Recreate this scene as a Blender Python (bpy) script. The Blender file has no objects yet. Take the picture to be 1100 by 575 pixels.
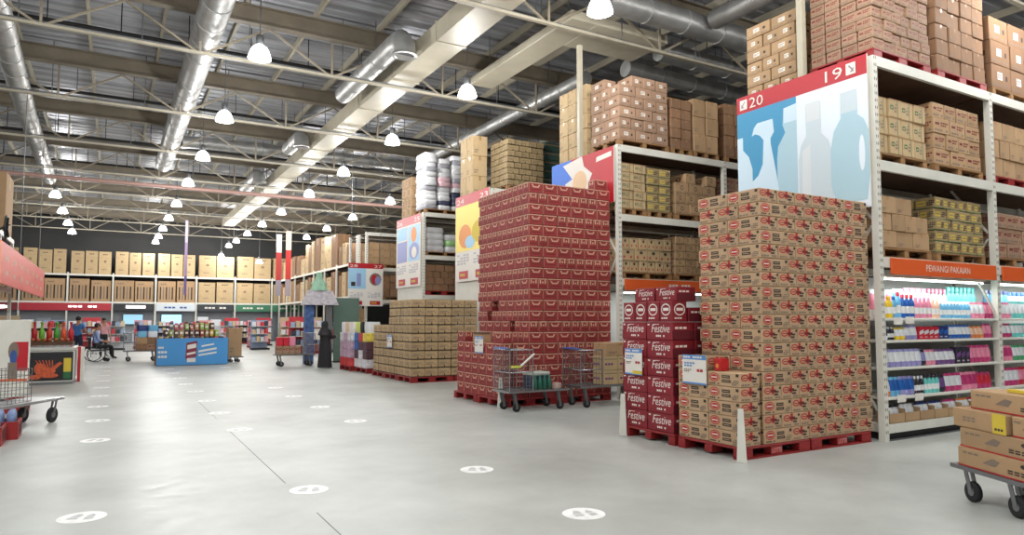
import bpy, math, random
from mathutils import Matrix, Vector
random.seed(7)
scene = bpy.context.scene
COL = scene.collection

# ------------------------------------------------------------------ camera
cam_data = bpy.data.cameras.new('camera')
cam_data.sensor_width = 36.0
cam_data.lens = 740.0 / 1100.0 * 36.0
cam_data.shift_y = 11.5 / 1100.0
cam_data.clip_end = 300
cam = bpy.data.objects.new('camera', cam_data)
COL.objects.link(cam)
_d = Vector((-430.0, 46.0, 740.0)).normalized()        # world Y seen from the camera (x right, y down, z forward)
_u = Vector((0.0, -740.0, 46.0)).normalized()          # world Z
_x = _d.cross(_u)                                      # world X
cam.matrix_world = Matrix(((_x[0], -_x[1], -_x[2], 0.0),
                           (_d[0], -_d[1], -_d[2], 0.0),
                           (_u[0], -_u[1], -_u[2], 1.6),
                           (0, 0, 0, 1)))
scene.camera = cam

# ------------------------------------------------------------------ world, exposure
world = bpy.data.worlds.new('world')
scene.world = world
world.use_nodes = True
world.node_tree.nodes['Background'].inputs[0].default_value = (0.8, 0.85, 0.9, 1)
world.node_tree.nodes['Background'].inputs[1].default_value = 0.05
vs = scene.view_settings
vs.view_transform = 'Standard'
vs.look = 'None'
vs.gamma = 1.0
vs.use_curve_mapping = False
vs.exposure = 0.3
LAMP_WATT = 200.0
SHADE_EMIT = 7.0

# ------------------------------------------------------------------ materials
MATS = {}
def s2l(c):
    return tuple(((v / 255.0) / 12.92 if v <= 10 else (((v / 255.0) + 0.055) / 1.055) ** 2.4) for v in c)
def mat(name, rgb=None, rough=0.6, metal=0.0, var=0.0, scale=6.0, rnd=0.0, bump=0.0, emit=0.0, stretch=(1, 1, 1), spec=0.5, alpha=1.0, trans=0.0):
    if name in MATS:
        return MATS[name]
    m = bpy.data.materials.new(name)
    m.use_nodes = True
    nt = m.node_tree
    b = nt.nodes['Principled BSDF']
    col = s2l(rgb) + (1,)
    b.inputs['Base Color'].default_value = col
    b.inputs['Roughness'].default_value = rough
    b.inputs['Metallic'].default_value = metal
    b.inputs['Specular IOR Level'].default_value = spec
    b.inputs['Alpha'].default_value = alpha
    b.inputs['Transmission Weight'].default_value = trans
    if emit:
        b.inputs['Emission Color'].default_value = col
        b.inputs['Emission Strength'].default_value = emit
    src = None
    if var or bump:
        tc = nt.nodes.new('ShaderNodeTexCoord')
        mp = nt.nodes.new('ShaderNodeMapping')
        mp.inputs['Scale'].default_value = stretch
        nz = nt.nodes.new('ShaderNodeTexNoise')
        nz.inputs['Scale'].default_value = scale
        nz.inputs['Detail'].default_value = 5.0
        nt.links.new(tc.outputs['Object'], mp.inputs['Vector'])
        nt.links.new(mp.outputs[0], nz.inputs['Vector'])
        if var:
            mr = nt.nodes.new('ShaderNodeMapRange')
            mr.inputs['From Min'].default_value = 0.3
            mr.inputs['From Max'].default_value = 0.7
            mr.inputs['To Min'].default_value = 1 - var
            mr.inputs['To Max'].default_value = 1 + var
            nt.links.new(nz.outputs['Fac'], mr.inputs['Value'])
            src = mr.outputs[0]
        if bump:
            bp = nt.nodes.new('ShaderNodeBump')
            bp.inputs['Strength'].default_value = bump
            bp.inputs['Distance'].default_value = 0.02
            nt.links.new(nz.outputs['Fac'], bp.inputs['Height'])
            nt.links.new(bp.outputs[0], b.inputs['Normal'])
    if rnd:
        oi = nt.nodes.new('ShaderNodeObjectInfo')
        mr2 = nt.nodes.new('ShaderNodeMapRange')
        mr2.inputs['To Min'].default_value = 1 - rnd
        mr2.inputs['To Max'].default_value = 1 + rnd
        nt.links.new(oi.outputs['Random'], mr2.inputs['Value'])
        if src is not None:
            mu = nt.nodes.new('ShaderNodeMath')
            mu.operation = 'MULTIPLY'
            nt.links.new(src, mu.inputs[0])
            nt.links.new(mr2.outputs[0], mu.inputs[1])
            src = mu.outputs[0]
        else:
            src = mr2.outputs[0]
    if src is not None:
        vm = nt.nodes.new('ShaderNodeVectorMath')
        vm.operation = 'SCALE'
        vm.inputs[0].default_value = col[:3]
        nt.links.new(src, vm.inputs['Scale'])
        nt.links.new(vm.outputs[0], b.inputs['Base Color'])
    MATS[name] = m
    return m

def concrete():
    m = bpy.data.materials.new('polished_concrete')
    m.use_nodes = True
    nt = m.node_tree
    b = nt.nodes['Principled BSDF']
    tc = nt.nodes.new('ShaderNodeTexCoord')
    n1 = nt.nodes.new('ShaderNodeTexNoise'); n1.inputs['Scale'].default_value = 0.55; n1.inputs['Detail'].default_value = 6; n1.inputs['Roughness'].default_value = 0.6
    n2 = nt.nodes.new('ShaderNodeTexNoise'); n2.inputs['Scale'].default_value = 4.5; n2.inputs['Detail'].default_value = 8; n2.inputs['Roughness'].default_value = 0.7
    n3 = nt.nodes.new('ShaderNodeTexNoise'); n3.inputs['Scale'].default_value = 38; n3.inputs['Detail'].default_value = 4
    for n in (n1, n2, n3):
        nt.links.new(tc.outputs['Object'], n.inputs['Vector'])
    r1 = nt.nodes.new('ShaderNodeValToRGB')
    r1.color_ramp.elements[0].position = 0.3; r1.color_ramp.elements[0].color = s2l((160, 163, 158)) + (1,)
    r1.color_ramp.elements[1].position = 0.7; r1.color_ramp.elements[1].color = s2l((194, 197, 192)) + (1,)
    nt.links.new(n1.outputs['Fac'], r1.inputs['Fac'])
    r2 = nt.nodes.new('ShaderNodeValToRGB')
    r2.color_ramp.elements[0].position = 0.3; r2.color_ramp.elements[0].color = (0.93, 0.93, 0.925, 1)
    r2.color_ramp.elements[1].position = 0.6; r2.color_ramp.elements[1].color = (1, 1, 1, 1)
    nt.links.new(n2.outputs['Fac'], r2.inputs['Fac'])
    mx = nt.nodes.new('ShaderNodeMix'); mx.data_type = 'RGBA'; mx.blend_type = 'MULTIPLY'; mx.inputs[0].default_value = 0.8
    nt.links.new(r1.outputs[0], mx.inputs[6]); nt.links.new(r2.outputs[0], mx.inputs[7])
    nt.links.new(mx.outputs[2], b.inputs['Base Color'])
    mr = nt.nodes.new('ShaderNodeMapRange')
    mr.inputs['From Min'].default_value = 0.3; mr.inputs['From Max'].default_value = 0.7
    mr.inputs['To Min'].default_value = 0.34; mr.inputs['To Max'].default_value = 0.5
    nt.links.new(n2.outputs['Fac'], mr.inputs['Value'])
    nt.links.new(mr.outputs[0], b.inputs['Roughness'])
    bp = nt.nodes.new('ShaderNodeBump'); bp.inputs['Strength'].default_value = 0.06; bp.inputs['Distance'].default_value = 0.01
    nt.links.new(n3.outputs['Fac'], bp.inputs['Height']); nt.links.new(bp.outputs[0], b.inputs['Normal'])
    return m

W = mat('white_paint', (222, 220, 210), 0.45, var=0.05, scale=3)
CREAM = mat('cream_steel', (186, 178, 158), 0.5, var=0.08, scale=2)
CHORDM = mat('chord_steel', (168, 160, 142), 0.55, var=0.12, scale=3)
STEEL = mat('truss_steel', (140, 130, 112), 0.55, var=0.15, scale=3)
IBEAM = mat('rafter_steel', (122, 112, 96), 0.6, var=0.15, scale=2)
FOIL = mat('duct_foil', (180, 180, 178), 0.42, 0.7, var=0.18, scale=3, bump=0.8)
ROOF = mat('roof_foil', (172, 174, 180), 0.42, 0.4, var=0.5, scale=1.3, stretch=(0.16, 3.2, 1), bump=0.5)
BLACK = mat('black_paint', (22, 22, 24), 0.5)
RUBBER = mat('dark_rubber', (30, 30, 32), 0.75)
CHROME = mat('chrome_wire', (178, 180, 184), 0.25, 0.9)
GREYM = mat('grey_metal', (120, 122, 124), 0.4, 0.6)
REDP = mat('red_plastic', (146, 34, 34), 0.5, var=0.12, scale=5, rnd=0.06)
WOOD = mat('pallet_wood', (150, 112, 72), 0.8, var=0.2, scale=4, stretch=(1, 6, 6), rnd=0.1)
DKWOOD = mat('dark_board', (88, 62, 44), 0.8, var=0.2, scale=4)
TAN = mat('card_tan', (174, 142, 106), 0.8, var=0.06, scale=5, rnd=0.10)
LTAN = mat('card_light', (192, 166, 126), 0.8, var=0.06, scale=5, rnd=0.08)
BRN = mat('card_brown', (138, 104, 76), 0.8, var=0.08, scale=5, rnd=0.10)
PTAN = mat('card_pinkish', (160, 128, 104), 0.8, var=0.08, scale=5, rnd=0.10)
OLV = mat('card_olive', (160, 138, 98), 0.8, var=0.08, scale=5, rnd=0.08)
NEARC = mat('card_sweet', (186, 155, 122), 0.75, var=0.06, scale=7, rnd=0.07)
REDC = mat('card_red', (146, 48, 48), 0.65, var=0.08, scale=7, rnd=0.10)
PALEB = mat('pale_tape', (204, 164, 138), 0.6, rnd=0.08)
FESTC = mat('card_wine', (132, 22, 36), 0.55, var=0.06, scale=6, rnd=0.05)
FESTD = mat('card_wine_dark', (96, 16, 30), 0.6)
PRED = mat('print_red', (178, 34, 36), 0.6)
PDRED = mat('print_dark_red', (120, 30, 30), 0.6)
PBLK = mat('print_black', (56, 46, 40), 0.7)
PGRY = mat('print_grey', (128, 112, 98), 0.7)
PWHT = mat('print_white', (232, 226, 218), 0.6)
PGRN = mat('print_green', (44, 104, 62), 0.65)
PBLU = mat('print_blue', (52, 84, 150), 0.6)
PYEL = mat('print_yellow', (214, 188, 60), 0.6)
PORG = mat('print_orange', (226, 110, 44), 0.6)
TAPE = mat('tape', (164, 122, 80), 0.35)
SIGNR = mat('sign_red', (184, 22, 38), 0.4)
SIGNB = mat('sign_blue', (58, 146, 190), 0.4)
SIGNP = mat('sign_pale', (226, 236, 246), 0.4)
SIL1 = mat('sign_silhouette_light', (204, 226, 240), 0.4)
SIL2 = mat('sign_silhouette_grey', (198, 212, 220), 0.4)
SIL3 = mat('sign_silhouette_blue', (170, 202, 216), 0.4)
ORANGE = mat('sign_orange', (226, 96, 42), 0.45)
SKIN = mat('skin', (176, 124, 92), 0.6)
HAIR = mat('hair', (26, 22, 20), 0.7)

# ------------------------------------------------------------------ mesh builder
class MB:
    def __init__(self):
        self.v = []; self.f = []; self.mi = []; self.sm = []; self.mats = []
    def _m(self, m):
        if m not in self.mats:
            self.mats.append(m)
        return self.mats.index(m)
    def add(self, vs_, fs, m, smooth=False):
        o = len(self.v); k = self._m(m)
        self.v.extend([tuple(p) for p in vs_])
        for f in fs:
            self.f.append(tuple(i + o for i in f)); self.mi.append(k); self.sm.append(smooth)
        return self
    def poly(self, pts, m):
        return self.add(pts, [tuple(range(len(pts)))], m)
    def box(self, x0, y0, z0, x1, y1, z1, m, bev=0.0):
        if bev <= 0:
            vs_ = [(x0, y0, z0), (x1, y0, z0), (x1, y1, z0), (x0, y1, z0), (x0, y0, z1), (x1, y0, z1), (x1, y1, z1), (x0, y1, z1)]
            return self.add(vs_, [(0, 3, 2, 1), (4, 5, 6, 7), (0, 1, 5, 4), (1, 2, 6, 5), (2, 3, 7, 6), (3, 0, 4, 7)], m)
        lo = (x0, y0, z0); hi = (x1, y1, z1)
        vs_ = []; idx = {}
        for sx in (0, 1):
            for sy in (0, 1):
                for sz in (0, 1):
                    s = (sx, sy, sz)
                    for a in range(3):
                        p = []
                        for i in range(3):
                            base = hi[i] if s[i] else lo[i]
                            if i != a:
                                base += -bev if s[i] else bev
                            p.append(base)
                        idx[(s, a)] = len(vs_); vs_.append(tuple(p))
        fs = []
        def orient(f):
            a, b, c = (Vector(vs_[f[0]]), Vector(vs_[f[1]]), Vector(vs_[f[2]]))
            n = (b - a).cross(c - a)
            ctr = sum((Vector(vs_[i]) for i in f), Vector()) / len(f)
            mid = Vector(((x0 + x1) / 2, (y0 + y1) / 2, (z0 + z1) / 2))
            return tuple(f) if n.dot(ctr - mid) > 0 else tuple(reversed(f))
        for a in range(3):
            o1, o2 = [i for i in range(3) if i != a]
            for sa in (0, 1):
                q = []
                for (p, r) in ((0, 0), (1, 0), (1, 1), (0, 1)):
                    s = [0, 0, 0]; s[a] = sa; s[o1] = p; s[o2] = r
                    q.append(idx[(tuple(s), a)])
                fs.append(orient(q))
            for p in (0, 1):
                for r in (0, 1):
                    s0 = [0, 0, 0]; s0[o1] = p; s0[o2] = r; s1 = list(s0); s1[a] = 1
                    s0 = tuple(s0); s1 = tuple(s1)
                    fs.append(orient([idx[(s0, o1)], idx[(s1, o1)], idx[(s1, o2)], idx[(s0, o2)]]))
        for sx in (0, 1):
            for sy in (0, 1):
                for sz in (0, 1):
                    s = (sx, sy, sz)
                    fs.append(orient([idx[(s, 0)], idx[(s, 1)], idx[(s, 2)]]))
        return self.add(vs_, fs, m)
    def cyl(self, p0, p1, r0, m, r1=None, n=10, caps=True, smooth=True):
        r1 = r0 if r1 is None else r1
        a = Vector(p0); b = Vector(p1); d = (b - a).normalized()
        t = Vector((0, 0, 1)) if abs(d.z) < 0.9 else Vector((1, 0, 0))
        u = d.cross(t).normalized(); w = d.cross(u)
        vs_ = []
        for (c, r) in ((a, r0), (b, r1)):
            for i in range(n):
                an = 2 * math.pi * i / n
                vs_.append(c + u * (r * math.cos(an)) + w * (r * math.sin(an)))
        self.add(vs_, [(i, i + n, (i + 1) % n + n, (i + 1) % n) for i in range(n)], m, smooth)
        if caps:
            self.add(vs_[:n], [tuple(range(n))], m)
            self.add(vs_[n:], [tuple(reversed(range(n)))], m)
        return self
    def bar(self, p0, p1, w, h, m):
        a = Vector(p0); b = Vector(p1); d = (b - a).normalized()
        t = Vector((0, 0, 1)) if abs(d.z) < 0.95 else Vector((1, 0, 0))
        u = d.cross(t).normalized() * (w / 2); q = u.cross(d).normalized() * (h / 2)
        vs_ = [c + s * u + r * q for c in (a, b) for (s, r) in ((-1, -1), (1, -1), (1, 1), (-1, 1))]
        return self.add(vs_, [(0, 1, 2, 3), (7, 6, 5, 4), (0, 4, 5, 1), (1, 5, 6, 2), (2, 6, 7, 3), (3, 7, 4, 0)], m)
    def tube(self, path, r, m, n=10):
        pts = [Vector(p) for p in path]
        rings = []
        u = None
        for i, p in enumerate(pts):
            d = (pts[min(i + 1, len(pts) - 1)] - pts[max(i - 1, 0)]).normalized()
            if u is None:
                t = Vector((0, 0, 1)) if abs(d.z) < 0.9 else Vector((1, 0, 0))
                u = d.cross(t).normalized()
            else:
                u = (u - d * u.dot(d)).normalized()
            w = d.cross(u)
            rr = r[i] if isinstance(r, (list, tuple)) else r
            rings.append([p + u * (rr * math.cos(2 * math.pi * k / n)) + w * (rr * math.sin(2 * math.pi * k / n)) for k in range(n)])
        vs_ = [q for ring in rings for q in ring]
        fs = []
        for i in range(len(rings) - 1):
            for k in range(n):
                fs.append((i * n + k, (i + 1) * n + k, (i + 1) * n + (k + 1) % n, i * n + (k + 1) % n))
        self.add(vs_, fs, m, True)
        self.add(rings[0], [tuple(range(n))], m)
        self.add(rings[-1], [tuple(reversed(range(n)))], m)
        return self
    def lathe(self, prof, m, n=12, c=(0, 0, 0), sx=1.0, sy=1.0, smooth=True):
        vs_ = []
        for (r, z) in prof:
            for k in range(n):
                a = 2 * math.pi * k / n
                vs_.append((c[0] + r * sx * math.cos(a), c[1] + r * sy * math.sin(a), c[2] + z))
        fs = []
        for i in range(len(prof) - 1):
            for k in range(n):
                fs.append((i * n + k, i * n + (k + 1) % n, (i + 1) * n + (k + 1) % n, (i + 1) * n + k))
        return self.add(vs_, fs, m, smooth)
    def ball(self, c, rx, ry, rz, m, n=10, k=6):
        prof = [(math.sin(math.pi * i / k), -math.cos(math.pi * i / k)) for i in range(k + 1)]
        vs_ = []
        for (r, z) in prof:
            for j in range(n):
                a = 2 * math.pi * j / n
                vs_.append((c[0] + rx * r * math.cos(a), c[1] + ry * r * math.sin(a), c[2] + rz * z))
        fs = []
        for i in range(k):
            for j in range(n):
                fs.append((i * n + j, i * n + (j + 1) % n, (i + 1) * n + (j + 1) % n, (i + 1) * n + j))
        return self.add(vs_, fs, m, True)
    def mesh(self, name):
        me = bpy.data.meshes.new(name)
        me.from_pydata(self.v, [], self.f)
        for m in self.mats:
            me.materials.append(m)
        me.polygons.foreach_set('material_index', self.mi)
        me.polygons.foreach_set('use_smooth', self.sm)
        me.update()
        return me

def obj(name, me, parent=None, loc=(0, 0, 0), rz=0.0, kind=None):
    if isinstance(me, MB):
        me = me.mesh(name)
    o = bpy.data.objects.new(name, me)
    COL.objects.link(o)
    o.location = loc
    o.rotation_euler = (0, 0, rz)
    if parent is not None:
        o.parent = parent
    if kind:
        o['kind'] = kind
    return o
def tag(o, label, cat, group=None):
    o['label'] = label; o['category'] = cat
    if group:
        o['group'] = group
    return o
def thing(name, label, cat, loc=(0, 0, 0), rz=0.0, group=None):
    o = bpy.data.objects.new(name, None)
    o.empty_display_size = 0.1
    COL.objects.link(o)
    o.location = loc; o.rotation_euler = (0, 0, rz)
    return tag(o, label, cat, group)
def single(name, me, label, cat, loc=(0, 0, 0), rz=0.0, group=None):
    return tag(obj(name, me, None, loc, rz), label, cat, group)
def nth(n):
    return '%d%s' % (n, 'th' if 10 <= n % 100 <= 20 else {1: 'st', 2: 'nd', 3: 'rd'}.get(n % 10, 'th'))

# ------------------------------------------------------------------ flat print on a plane
_txt = {}
def text_shape(s, shear=0.0):
    key = (s, shear)
    if key not in _txt:
        cu = bpy.data.curves.new('lettering', 'FONT')
        cu.body = s; cu.size = 1.0; cu.shear = shear; cu.resolution_u = 2
        cu.align_x = 'LEFT'
        o = bpy.data.objects.new('lettering', cu)
        COL.objects.link(o)
        dg = bpy.context.evaluated_depsgraph_get()
        me = bpy.data.meshes.new_from_object(o.evaluated_get(dg))
        vs_ = [(v.co.x, v.co.y) for v in me.vertices]
        fs = [tuple(p.vertices) for p in me.polygons]
        bpy.data.objects.remove(o); bpy.data.curves.remove(cu); bpy.data.meshes.remove(me)
        x0 = min(v[0] for v in vs_); x1 = max(v[0] for v in vs_)
        y0 = min(v[1] for v in vs_); y1 = max(v[1] for v in vs_)
        _txt[key] = ([((x - x0) / (x1 - x0), (y - y0) / (y1 - y0)) for (x, y) in vs_], fs)
    return _txt[key]
class Plane:
    """a flat surface to print on: u runs to the reader's right, v runs up"""
    def __init__(self, mb, o, u, v):
        self.mb = mb; self.o = Vector(o); self.u = Vector(u); self.v = Vector(v)
        self.n = self.u.cross(self.v).normalized(); self.k = 0; self.hold = False
    def p(self, a, b, lift):
        return self.o + self.u * a + self.v * b + self.n * lift
    def lift(self):
        if not self.hold:
            self.k += 1
        return 0.0008 + 0.0004 * self.k
    def poly(self, pts, m, lift=0.0015):
        lift = self.lift()
        self.mb.poly([self.p(a, b, lift) for a, b in pts], m)
    def rect(self, a0, b0, a1, b1, m, lift=0.0015):
        self.poly([(a0, b0), (a1, b0), (a1, b1), (a0, b1)], m, lift)
    def oval(self, a, b, ra, rb, m, lift=0.0015, n=12):
        self.poly([(a + ra * math.cos(2 * math.pi * i / n), b + rb * math.sin(2 * math.pi * i / n)) for i in range(n)], m, lift)
    def text(self, s, a0, b0, a1, b1, m, lift=0.003, shear=0.0, up=0.0):
        vs_, fs = text_shape(s, shear)
        lift = self.lift()
        self.mb.add([self.p(a0 + x * (a1 - a0), b0 + y * (b1 - b0) + up * x, lift) for x, y in vs_], fs, m)
    def bars(self, a0, b0, a1, b1, n, m, lift=0.003, k=4):
        """print too small to read: rows of short blocks"""
        hh = (b1 - b0) / n
        self.k += 1; self.hold = True
        for i in range(n):
            ww = (a1 - a0) / k
            for j in range(k):
                if (i * 7 + j * 3) % 5 == 4:
                    continue
                self.rect(a0 + j * ww, b0 + i * hh + hh * 0.2, a0 + (j + 0.78) * ww, b0 + (i + 0.8) * hh, m, lift)
        self.hold = False

# ------------------------------------------------------------------ cartons
def side_planes(mb, w, d, h):
    return (Plane(mb, (-w / 2, -d / 2, 0), (w, 0, 0), (0, 0, h)), Plane(mb, (w / 2, d / 2, 0), (-w, 0, 0), (0, 0, h)),
            Plane(mb, (-w / 2, d / 2, 0), (0, -d, 0), (0, 0, h)), Plane(mb, (w / 2, -d / 2, 0), (0, d, 0), (0, 0, h)))
def print_sweet(p, long):
    if long:
        p.oval(0.21, 0.60, 0.165, 0.33, PRED); p.oval(0.21, 0.60, 0.14, 0.26, NEARC); p.oval(0.21, 0.60, 0.12, 0.20, PRED); p.rect(0.12, 0.56, 0.30, 0.64, PWHT)
        p.bars(0.06, 0.08, 0.38, 0.24, 1, PBLK, k=5)
        p.rect(0.45, 0.58, 0.70, 0.80, PBLK); p.rect(0.48, 0.67, 0.67, 0.71, NEARC); p.rect(0.45, 0.28, 0.72, 0.48, PBLK); p.rect(0.48, 0.36, 0.68, 0.40, NEARC)
        p.rect(0.88, 0.72, 0.96, 0.92, PBLK); p.bars(0.76, 0.10, 0.96, 0.5, 3, PGRY)
    else:
        p.oval(0.24, 0.66, 0.20, 0.24, PRED); p.oval(0.24, 0.66, 0.15, 0.15, NEARC); p.rect(0.12, 0.62, 0.38, 0.70, PRED)
        p.rect(0.45, 0.42, 0.58, 0.98, PRED); p.rect(0.40, 0.56, 0.70, 0.74, PDRED)
        p.rect(0.60, 0.52, 0.84, 0.64, PBLK); p.rect(0.58, 0.32, 0.80, 0.44, PBLK)
        p.rect(0.86, 0.76, 0.96, 0.92, PBLK); p.bars(0.06, 0.08, 0.94, 0.26, 1, PGRY, k=6)
def print_redsmall(p, long):
    p.rect(0.02, 0.90, 0.98, 0.985, PALEB); p.rect(0.0, 0.05, 0.022 if long else 0.035, 0.9, PALEB); p.rect(0.06, 0.78, 0.94, 0.80, PDRED)
    if long:
        p.poly([(0.18, 0.80), (0.28, 0.80), (0.36, 0.62), (0.64, 0.62), (0.72, 0.80), (0.82, 0.80), (0.70, 0.50), (0.30, 0.50)], PALEB)
        p.rect(0.15, 0.28, 0.85, 0.36, PDRED)
    else:
        p.rect(0.16, 0.50, 0.30, 0.86, PALEB); p.oval(0.5, 0.62, 0.10, 0.10, PALEB, n=8); p.rect(0.70, 0.50, 0.84, 0.86, PALEB); p.rect(0.12, 0.2, 0.88, 0.3, PDRED)
def print_fest(p, long):
    if long:
        p.text('Festive', 0.20, 0.42, 0.90, 0.88, PWHT, shear=0.25)
        p.rect(0.32, 0.86, 0.50, 0.89, PWHT); p.bars(0.38, 0.14, 0.72, 0.32, 1, PWHT, k=5); p.rect(0.05, 0.82, 0.13, 0.90, PWHT)
    else:
        p.rect(0, 0.02, 1, 0.55, FESTD); p.bars(0.12, 0.58, 0.88, 0.78, 1, PWHT, k=4)
def print_festup(p, long):
    p.oval(0.5, 0.6, 0.38, 0.30, PWHT); p.oval(0.5, 0.6, 0.32, 0.24, FESTC, 0.002); p.rect(0.28, 0.54, 0.74, 0.68, PWHT, 0.0025)
    p.bars(0.15, 0.12, 0.85, 0.24, 1, PWHT)
def print_plain(p, long):
    p.rect(0.44, 0.78, 0.56, 1.0, TAPE); p.bars(0.1, 0.12, 0.4, 0.34, 2, PGRY)
def print_jute_gap_shade(p, long):
    p.rect(0.0, 0.0, 1.0, 0.10, PBLK); p.rect(0.0, 0.10, 0.03, 1.0, PGRY); p.bars(0.12, 0.35, 0.88, 0.7, 2, PGRY, k=5); p.rect(0.46, 0.1, 0.54, 0.3, PBLK)  # black bottom band paints in the shaded gap between layers; bars are print
def print_dot(p, long):
    p.oval(0.5, 0.55, 0.12 if long else 0.17, 0.22, PBLK); p.oval(0.5, 0.55, 0.08 if long else 0.11, 0.15, TAN); p.bars(0.08, 0.08, 0.92, 0.2, 1, PGRY, k=6); p.rect(0.1, 0.8, 0.3, 0.9, PGRY)
def print_green(p, long):
    p.rect(0.08, 0.42, 0.34, 0.66, PGRN); p.rect(0.13, 0.48, 0.29, 0.58, LTAN); p.rect(0.66, 0.0, 0.70, 1.0, PGRN); p.bars(0.42, 0.25, 0.62, 0.8, 3, PGRY, k=2); p.rect(0.0, 0.95, 1.0, 1.0, TAPE)
def print_yellow(p, long):
    p.rect(0.08, 0.28, 0.5, 0.7, PYEL); p.rect(0.12, 0.40, 0.46, 0.58, OLV); p.bars(0.58, 0.2, 0.95, 0.75, 3, PBLK); p.rect(0.0, 0.0, 1.0, 0.06, PGRN)
def print_redmark(p, long):
    p.rect(0.10, 0.54, 0.36, 0.70, PDRED); p.bars(0.45, 0.44, 0.92, 0.78, 2, PDRED); p.bars(0.08, 0.1, 0.92, 0.3, 1, PGRY, k=5)
def print_reddot(p, long):
    p.oval(0.2, 0.3, 0.08, 0.12, PRED, n=8); p.oval(0.75, 0.3, 0.08, 0.12, PRED, n=8); p.oval(0.5, 0.72, 0.14, 0.14, PBLK, n=8); p.rect(0.1, 0.9, 0.9, 0.95, PGRY)
def print_white(p, long):
    p.rect(0.30, 0.38, 0.56, 0.70, PWHT); p.bars(0.32, 0.44, 0.54, 0.64, 2, PGRY); p.rect(0.72, 0.40, 0.82, 0.60, PBLK); p.bars(0.08, 0.1, 0.92, 0.22, 1, PGRY, k=6)
def print_purple(p, long):
    p.rect(0.1, 0.35, 0.75, 0.72, mat('print_purple', (116, 62, 120), 0.6)); p.bars(0.15, 0.1, 0.9, 0.28, 1, PGRY)
def print_appl(p, long):
    p.bars(0.30, 0.84, 0.70, 0.90, 1, PBLK, k=3); p.rect(0.05, 0.72, 0.95, 0.725, PGRY); p.oval(0.5, 0.56, 0.09, 0.05, PBLK); p.oval(0.5, 0.56, 0.05, 0.03, TAN, 0.002)
    p.bars(0.25, 0.18, 0.75, 0.24, 1, PGRY, k=4)
def print_applstripe(p, long):
    for i in range(5):
        p.rect(0.10 + i * 0.17, 0.12, 0.18 + i * 0.17, 0.72, PGRY if i % 2 else PBLK)
    p.bars(0.15, 0.8, 0.6, 0.9, 1, PGRY)
def print_purplelow(p, long):
    p.bars(0.1, 0.3, 0.9, 0.55, 1, mat('print_purple', (116, 62, 120), 0.6), k=4); p.rect(0.05, 0.75, 0.95, 0.8, PGRY)
def print_trolley(p, long):
    p.rect(0.0, 0.0, 1.0, 0.07, PRED); p.bars(0.08, 0.66, 0.32, 0.82, 1, PGRY, k=3)
    if long:
        p.poly([(0.36, 0.40), (0.50, 0.74), (0.60, 0.66), (0.54, 0.36)], PGRY); p.bars(0.70, 0.2, 0.95, 0.44, 2, PBLK, k=3); p.oval(0.9, 0.72, 0.04, 0.1, PBLK)
    else:
        p.bars(0.2, 0.3, 0.8, 0.6, 2, PGRY)
def print_yellowend(p, long):
    if long:
        p.bars(0.20, 0.32, 0.46, 0.62, 2, PGRY, k=3); p.rect(0.76, 0, 1, 1, PYEL); p.bars(0.80, 0.12, 0.96, 0.32, 1, PBLK, k=3)
STYLES = {'sweet': (NEARC, print_sweet), 'redsmall': (REDC, print_redsmall), 'fest': (FESTC, print_fest), 'festup': (FESTC, print_festup),
          'plain': (TAN, print_plain), 'brown': (BRN, print_plain), 'dot': (TAN, print_dot), 'green': (LTAN, print_green), 'yellow': (OLV, print_yellow),
          'redmark': (PTAN, print_redmark), 'reddot': (LTAN, print_reddot), 'white': (PTAN, print_white), 'purple': (PTAN, print_purple),
          'olive': (OLV, print_jute_gap_shade), 'jute': (mat('card_jute', (186, 158, 118), 0.8, var=0.08, scale=5, rnd=0.10), print_jute_gap_shade), 'tanred': (TAN, print_redmark), 'tanwhite': (TAN, print_white), 'appl': (LTAN, print_appl), 'stripe': (TAN, print_applstripe),
          'lightdot': (LTAN, print_plain), 'purplelow': (LTAN, print_purplelow), 'trolley': (TAN, print_trolley), 'yellowend': (TAN, print_yellowend), 'brownwhite': (BRN, print_white)}
_cart = {}
def carton_mesh(style, w, d, h):
    key = (style, round(w, 3), round(d, 3), round(h, 3))
    if key not in _cart:
        base, fn = STYLES[style]
        mb = MB()
        mb.box(-w / 2, -d / 2, 0, w / 2, d / 2, h, base, bev=min(0.008, 0.05 * h))
        for i, p in enumerate(side_planes(mb, w, d, h)):
            fn(p, i < 2)
        mb.box(-w / 2 + 0.01, -0.02, h - 0.001, w / 2 - 0.01, 0.02, h + 0.001, TAPE)
        _cart[key] = mb.mesh('carton')
    return _cart[key]
CNAME = {'jute': 'jute_coloured_carton', 'sweet': 'sweet_carton', 'redsmall': 'small_red_carton', 'fest': 'biscuit_carton', 'festup': 'oval_logo_carton', 'plain': 'plain_carton', 'brown': 'brown_carton', 'dot': 'spotted_carton', 'green': 'green_marked_carton', 'yellow': 'yellow_marked_carton', 'redmark': 'red_marked_carton', 'reddot': 'red_dotted_carton', 'white': 'white_labelled_carton', 'purple': 'purple_marked_carton', 'olive': 'olive_carton', 'tanred': 'red_printed_carton', 'tanwhite': 'pale_labelled_carton', 'appl': 'appliance_carton', 'stripe': 'striped_carton', 'lightdot': 'tall_tan_carton', 'purplelow': 'purple_lettered_carton', 'trolley': 'flat_carton', 'yellowend': 'yellow_ended_carton', 'brownwhite': 'banded_carton'}
def carton(style, w, d, h, x, y, z, rz, label, group, jit=0.002):
    o = obj(CNAME[style], carton_mesh(style, w, d, h), None, (x + random.uniform(-jit, jit), y + random.uniform(-jit, jit), z), rz + random.uniform(-jit, jit) * 1.5)
    return tag(o, label, 'carton', group)

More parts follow.
